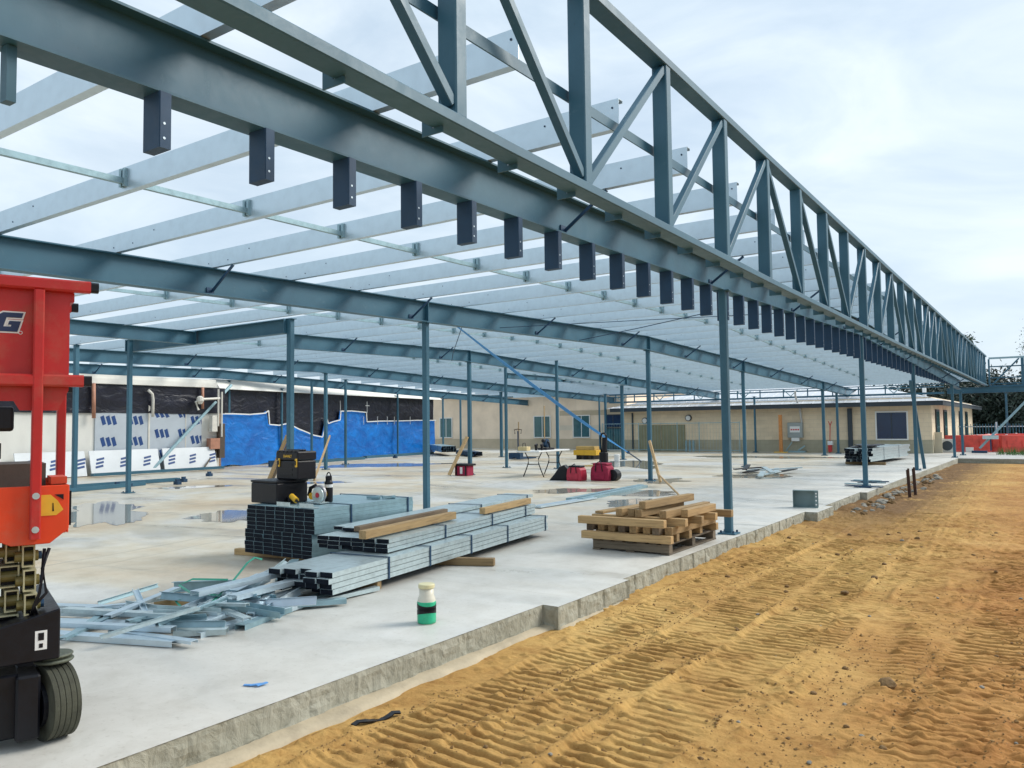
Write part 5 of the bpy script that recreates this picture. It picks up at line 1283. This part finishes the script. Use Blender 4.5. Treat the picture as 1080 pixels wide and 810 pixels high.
m = MB(); V = [(x0,y0,ze),(x1,y0,ze),(x1,y1,ze),(x0,y1,ze),(x0+7.5,y0+8.5,zr),(x1-7.5,y0+8.5,zr),(x1-7.5,y1-8,zr),(x0+7.5,y1-8,zr)]
m.add(V, [(0,1,5,4),(1,2,6,5),(2,3,7,6),(3,0,4,7),(4,5,6,7),(3,2,1,0)]); rf = m.build('roof', ROOFW, t)
m = MB(); 
for k_ in range(34):
    x = x0+.3+k_*.49; 
    lim = min(x-x0, x1-x, 7.5)/7.5
    m.bar((x,y0+.02,ze+.012),(x,y0+8.5*lim,ze+(zr-ze)*lim+.012),.03,.02)
m.build('seam', ROOFW, rf)
m = MB(); m.cyl((-5.2,44,2.6),(-5.2,44,3.15),.09,10); m.build('vent_pipe', WHITE, rf)
for x0_, x1_ in ((-18.9,-17.6),(-17.55,-16.2)):
    m = MB(); m.box((x0_,BY-.05,.02),(x1_,BY-.014,1.42)); d_ = m.build('door', mat('olive_door',(.24,.235,.14),.5,0,.15,2), t, .005)
    for k_ in range(1,4): MB().box((x0_+(x1_-x0_)*k_/4-.012,BY-.056,.06),(x0_+(x1_-x0_)*k_/4+.012,BY-.0505,1.38)).build('panel_seam', BRICKO, d_)
for x, z in ((-15.98,1.77),(-18.5,1.66)):
    m = MB(); m.cyl((x,BY-.10,z),(x,BY-.002,z),.17,20); l_ = m.build('bulkhead_lamp', FASCIA, t); m = MB(); m.cyl((x,BY-.13,z),(x,BY-.101,z),.13,20); m.build('lamp_lens', WHITE, l_)
# side wall openings
for k_, y in enumerate((41.3,44.6,48.5,52.5,56.5)):
    m = MB(); m.box((-4.46,y,.1),(-4.42,y+1.3,2.0)); d_ = m.build('window', FASCIA, t); MB().box((-4.419,y+.1,.2),(-4.41,y+1.2,1.9)).build('pane', GLASST, d_)
m = MB(); m.box((-19.3,BY-.08,.1),(-19.22,BY-.02,2.1)); m.build('downpipe', FASCIA, t)
# switchboard
t = thing('switchboard', 'grey electrical switchboard on the cream wall with a red and white notice', 'switchboard', (-10.44,BY-.2,0))
MB().box((-10.80,BY-.22,.72),(-10.08,BY-.014,1.46)).build('cabinet', mat('grey_cabinet',(.30,.34,.34),.45,.1,.1,4), t, .012)
m = MB(); m.box((-10.68,BY-.229,.98),(-10.2,BY-.2205,1.28)); s_ = m.build('notice', WHITE, t); m = MB(); 
for k_ in range(4): m.box((-10.64+.11*k_,BY-.233,1.08),(-10.56+.11*k_,BY-.2295,1.15))
m.build('notice_print', SIGNRED, s_)
MB().box((-10.62,BY-.2,.55),(-10.25,BY-.03,.719)).build('plinth', WHITE, t)
m = MB(); m.tube([(-10.13,BY-.1,1.46),(-10.2,BY-.1,2.1),(-10.28,BY-.55,2.75),(-10.28,BY-.55,3.0)], .05, 8); m.build('conduit', mat('pale_conduit',(.5,.5,.48),.5,0,.1,6), t)
m = MB(); m.box((-10.95,BY-.35,.001),(-9.95,BY-.05,.08)); m.bar((-10.9,BY-.2,.08),(-10.6,BY-.2,.5),.04,.04); m.bar((-10.3,BY-.25,.1),(-10.0,BY-.2,.32),.12,.06); tag(m.build('offcut_pile', GALVG), 'small pile of leaning offcuts under the switchboard', 'pile')
t = thing('orange_post', 'orange timber post standing left of the switchboard', 'post', (-11.05,BY-.5,0)); m = MB(); m.rbar((-11.05,BY-.5,0),(-11.05,BY-.5,1.85),.16,.10,(0,1,0)); m.build('shaft', ORWOOD, t); MB().box((-11.35,BY-.7,0),(-10.75,BY-.3,.04)).build('base', YEL, t)
t = thing('hand_trolley', 'thin red hand trolley leaning at the cream wall right of the switchboard', 'trolley', (-8.75,BY-.4,0)); m = MB(); m.tube([(-8.8,BY-.4,0),(-8.75,BY-.4,1.3),(-8.82,BY-.4,1.5)], .022, 6); m.tube([(-8.75,BY-.4,1.3),(-8.66,BY-.4,1.5)],.02,6); m.build('frame', SIGNRED, t); MB().box((-8.87,BY-.5,.38),(-8.65,BY-.3,.56)).build('motor', WHITE, t); MB().box((-8.85,BY-.5,.05),(-8.7,BY-.3,.375)).build('box', SIGNRED, t)
m = MB(); m.box((-8.02,BY-.12,.0),(-7.82,BY-.016,2.1)); tag(m.build('dark_downpipe', FASCIA), 'dark boxed downpipe on the cream wall behind a far column', 'downpipe')
for x, lab in ((-16.0,'left'),(-15.8,'middle'),(-15.6,'right')):
    m = MB(); m.cyl((x,BY-.4,0),(x,BY-.4,.55),.06,10); m.cyl((x,BY-.4,.55),(x,BY-.4,.62),.03,8); tag(m.build('gas_cylinder', GALVG), 'small gas cylinder beside the olive doors, '+lab+' one', 'cylinder', 'gas cylinders')
# temporary mesh fence in front
t = thing('mesh_fence', 'temporary wire mesh fence standing in front of the olive doors', 'fence', (-16,38.9,0))
for x in (-20.6,-18.4,-16.2,-15.0,-12.9): MB().cyl((x,38.9,0),(x,38.9,1.55),.022,8).build('post', GALVG, t)
m = MB(); m.cyl((-20.6,38.9,1.5),(-12.9,38.9,1.5),.018,6); m.cyl((-20.6,38.9,.1),(-12.9,38.9,.1),.018,6); m.build('rail', GALVG, t)
m = MB()
for x in np.arange(-20.5,-12.9,.16): m.bar((x,38.9,.1),(x,38.9,1.5),.006,.006,(0,1,0))
m.build('mesh', GALVG, t)
# tan building
TY = 42.0
t = thing('tan_building', 'tan rendered building with teal windows and khaki base, left of centre', 'building', (-28,TY,0))
MB().box((-48,TY,.62),(-20.6,60,3.5)).build('upper_wall', TANC, t); MB().box((-48,TY-.012,-.18),(-20.59,60,.617)).build('lower_wall', TANO, t)
for z0_, z1_ in ((2.05,2.35),(1.15,1.45)): MB().box((-25.2,TY-.008,z0_),(-20.595,TY-.001,z1_)).build('band', TANO if z0_ > 2 else TANL, t)
MB().box((-20.9,TY-.02,0),(-20.592,TY-.013,2.0)).build('corner_panel', TANO, t)
for x0_, x1_, g_ in ((-34.75,-33.75,GLASST),(-27.05,-25.9,GLASST),(-24.2,-23.1,GLASST),(-22.0,-21.0,GLASSD)):
    w_ = window(t, x0_, x1_, .74 if g_ is GLASST else 1.35, 2.02, TY-.013, g_, WHITE if g_ is GLASST else FASCIA, .05)
window(t, -22.0, -21.0, .05, 1.22, TY-.013, GLASST, FASCIA, .05)
MB().box((-48,TY-.25,3.5),(-20.4,60,3.62)).build('roof', ROOFW, t)
timber('thin upright timber batten in front of the tan wall', (-26.6,39.5,0),(-26.6,39.5,1.7), .05, .05, WOODZ, 'timber_batten', None, 'batten', (0,1,0))
timber('tall thin pole before the tan wall window', (-24.2,38.6,0),(-24.2,38.6,2.6), .05, .05, WOODZ, 'timber_batten', None, 'batten', (0,1,0))

# ------------------------------------------------------------------ right background
t = thing('air_conditioner', 'white air conditioning unit with dark fan at the building corner', 'air conditioner', (-4.1,41.0,0))
MB().box((-4.35,41.0,.02),(-3.75,41.3,.62)).build('casing', mat('unit_grey',(.55,.56,.54),.5,0,.05,4), t, .01); m = MB(); m.cyl((-4.0,40.985,.32),(-4.0,40.999,.32),.22,20); m.build('fan_grille', FASCIA, t)
m = MB(); m.box((-4.45,40.5,.0),(-4.15,40.56,.95)); tag(m.build('ply_panel', mat('beige_panel',(.5,.45,.34),.6,0,.1,4)), 'beige panel leaning at the building corner left of the air conditioner', 'panel')
def barrier():
    t = thing('plastic_barrier', 'x', 'barrier', (0,0,0), 0, 'plastic barriers at the far right', local=True)
    m = MB(); m.prism([(-.22,0),(.22,0),(.20,.12),(.10,.28),(.07,.9),(-.07,.9),(-.10,.28),(-.20,.12)], (-.95,0,0), (0,1,0), (0,0,1.05), (1.9,0,0)); b_ = m.build('body', REDBAR, t, .02)
    m = MB()
    for x in (-.6,0,.6): m.box((x-.14,-.13,.4),(x+.14,-.075,.7))
    m.build('recess', REDBAR, b_); m = MB(); m.cyl((.4,0,.945),(.4,0,.985),.05,10); m.build('filler_cap', WHITE, t)
    return t
b0 = barrier(); first = True
for i_, (x,y,r_,lab) in enumerate([(-3.3,42.6,.2,'red plastic barrier nearest the air conditioner'),(-2.15,42.9,-.25,'red plastic barrier in the middle of the far row'),(-1.05,42.6,.3,'red plastic barrier at the right end of the far row'),(-2.75,44.2,1.1,'red plastic barrier turned end-on behind the row'),(-1.9,46.5,.1,'red plastic barrier behind the row towards the fence'),(-.8,46.8,-.3,'red plastic barrier at the back right before the fence')]):
    if first: b0.location = (x,y,-.17); b0.rotation_euler = (0,0,r_); b0['label'] = lab; first = False
    else: dup(b0, (x,y,-.17), r_, lab)
m = MB(); vs = []
n = 90
for a_ in range(n+1):
    x = -3.9+a_*.065; 
    for b_ in range(7): vs.append((x, 45.2+.25*math.sin(x*2.3)+.10*(float(fbm(np.array(x*4),np.array(b_*.8),3,7))-.5), -.15+b_*.115+.16*(float(vnoise(np.array(x*2.2),np.array(.7),4))-.4)*b_/6*2.6))
fs = [(a_*7+b_,(a_+1)*7+b_,(a_+1)*7+b_+1,a_*7+b_+1) for a_ in range(n) for b_ in range(6) if float(vnoise(np.array(a_*.33),np.array(b_*.8),55)) > .40]
m.add(vs, fs); tag(m.build('barrier_mesh', ORMESH), 'sagging orange safety mesh strung in front of the far fence', 'safety mesh')
for k_, (x,z_) in enumerate([(-2.9,.55),(-1.75,.75)]):
    pass
t = thing('palisade_fence', 'blue-grey upright-bar security fence at the far right before the dark trees', 'fence', (-1,52,0))
m = MB(); m.bar((-5,52,1.1),(14,52,1.1),.05,.05); m.bar((-5,52,.05),(14,52,.05),.05,.05); m.build('rail', GALV, t)
m = MB()
for k_ in range(130): m.bar((-5+.145*k_,51.95,-.17),(-5+.145*k_,51.95,1.25),.035,.03,(0,1,0))
m.build('pale_bars', STEEL, t)
for x in (-5,-2.6,-.2,2.2,4.6,7): MB().bar((x,52.05,-.17),(x,52.05,1.35),.09,.09,(0,1,0)).build('post', GALV, t)
# grass patch: blades
m = MB()
for k_ in range(2600):
    x = random.uniform(-2.0,6); y = random.uniform(38.6,41.2); h_ = random.uniform(.1,.36); q = random.random()*6.3; l_ = random.uniform(-.1,.1)
    m.add([(x,y,-.18+.0),(x+.03*math.cos(q),y+.03*math.sin(q),-.18),(x+l_,y+l_*.5,-.0+h_)], [(0,1,2)])
tag(m.build('grass', GRASSM), kind='stuff')
# the steel tripod bits over barriers
t = thing('prop_base', 'grey base of the long sloping brace among the red barriers', 'brace base', (-2.75,41.2,0))
MB().box((-3.05,41.05,-.05),(-2.45,41.35,.10)).build('foot', STEELD, t); MB().box((-2.6,41.0,.62),(-2.0,41.3,.78)).build('bracket', GALVB, t); m = MB(); m.bar((-2.3,41.15,.1),(-2.3,41.15,.62),.06,.06,(0,1,0)); m.build('stem', STEELD, t)
m = MB(); m.box((-3.35,41.9,-.17),(-3.05,42.15,.22)); tag(m.build('white_box', WHITE), 'small white box on the ground before the red barriers', 'box')

# ------------------------------------------------------------------ trees
def tree(x, y, h, rx, rz, label, lm, nleaf=5200, cz=None, grp=None, leaf=.20, nclump=22, gap=1., name='bush_tree'):
    t = thing(name, label, 'tree', (x,y,-.2), 0, grp); cz = cz or h*.6
    m = MB(); m.cyl((x,y,-.3),(x+.1,y,cz*.6),.16,8,.12); m.cyl((x+.1,y,cz*.6),(x-.1,y,cz+rz*.4),.12,8,.05)
    cl_ = []
    for k_ in range(nclump):
        th = random.random()*2*PI; ph = math.acos(random.uniform(-.8,1)); r_ = random.uniform(.45,.95)
        c_ = Vector((x+rx*r_*math.sin(ph)*math.cos(th), y+rx*r_*math.sin(ph)*math.sin(th), cz+rz*r_*math.cos(ph))); cl_.append((c_, random.uniform(.22,.42)*rx))
        m.cyl((x,y,cz*.55+.2*rz*random.random()), c_, .05, 6, .015)
    m.build('trunk', BARK, t)
    per = nleaf//nclump; vs = []; fs = []
    for c_, s in cl_:
        P_ = rng.normal(0, s*.55, (per,3)); 
        for p in P_:
            q = c_+Vector(p); a_ = Vector(rng.normal(0,1,3)).normalized(); b_ = a_.cross(Vector(rng.normal(0,1,3))).normalized(); l_ = leaf*random.uniform(.5,1.1)
            i0 = len(vs); vs += [q-a_*l_-b_*l_*.05, q-b_*l_*.35, q+a_*l_, q+b_*l_*.35]; fs.append((i0,i0+1,i0+2,i0+3))
    m = MB(); m.v = [tuple(v) for v in vs]; m.f = [list(f) for f in fs]; m.mi = [0]*len(fs)
    me = bpy.data.meshes.new('crown'); M_ = ROOTM[t.name]; me.from_pydata([tuple(M_@Vector(v)) for v in m.v], [], m.f); me.materials.append(lm); o = bpy.data.objects.new('crown', me); col.objects.link(o); o.parent = t
    return t
gl = ['far left behind the cream building','left of the middle behind the fence','centre of the row behind the fence','right of the middle behind the fence','far right of the row']
for k_, (x,y,h,rx) in enumerate([(-9.5,72,6.2,4.2),(-5.2,70,6.6,4.0),(-1.6,68,6.0,3.8),(2.2,70,6.8,4.2),(6.5,72,7,4.5)]):
    tree(x,y,h-2,rx,2.1,'dense dark evergreen tree, '+gl[k_],LEAFD,14000,2.0,'dark trees beyond the fence',.22,34)
for k_, (x,y) in enumerate([(-7.0,80),(-3.2,79),(.4,80),(4.5,80)]):
    tree(x,y,5,4.3,2.5,'dark tree in the second row behind the fence, '+['first','second','third','fourth'][k_]+' from the left',LEAFD,9000,2.2,'second row of dark trees',.26,30)
tree(.15,62,9.5,1.75,2.0,'open crowned gum tree rising above the roof at the far right',LEAFG,7500,6.4,None,.085,26,name='gum_tree')
tree(-7.2,78,8,1.6,.9,'small grey-green treetop showing through the cross truss',LEAFG,1800,8.0,None,.22,12,name='gum_tree')
tree(-31.5,64,5,2.6,1.0,'dark treetop showing between the tan and cream buildings, left one',LEAFD,2600,3.6,None,.22,14)
tree(-27.8,64,5,1.8,.8,'dark treetop showing between the tan and cream buildings, right one',LEAFG,1800,3.9,None,.22,12)
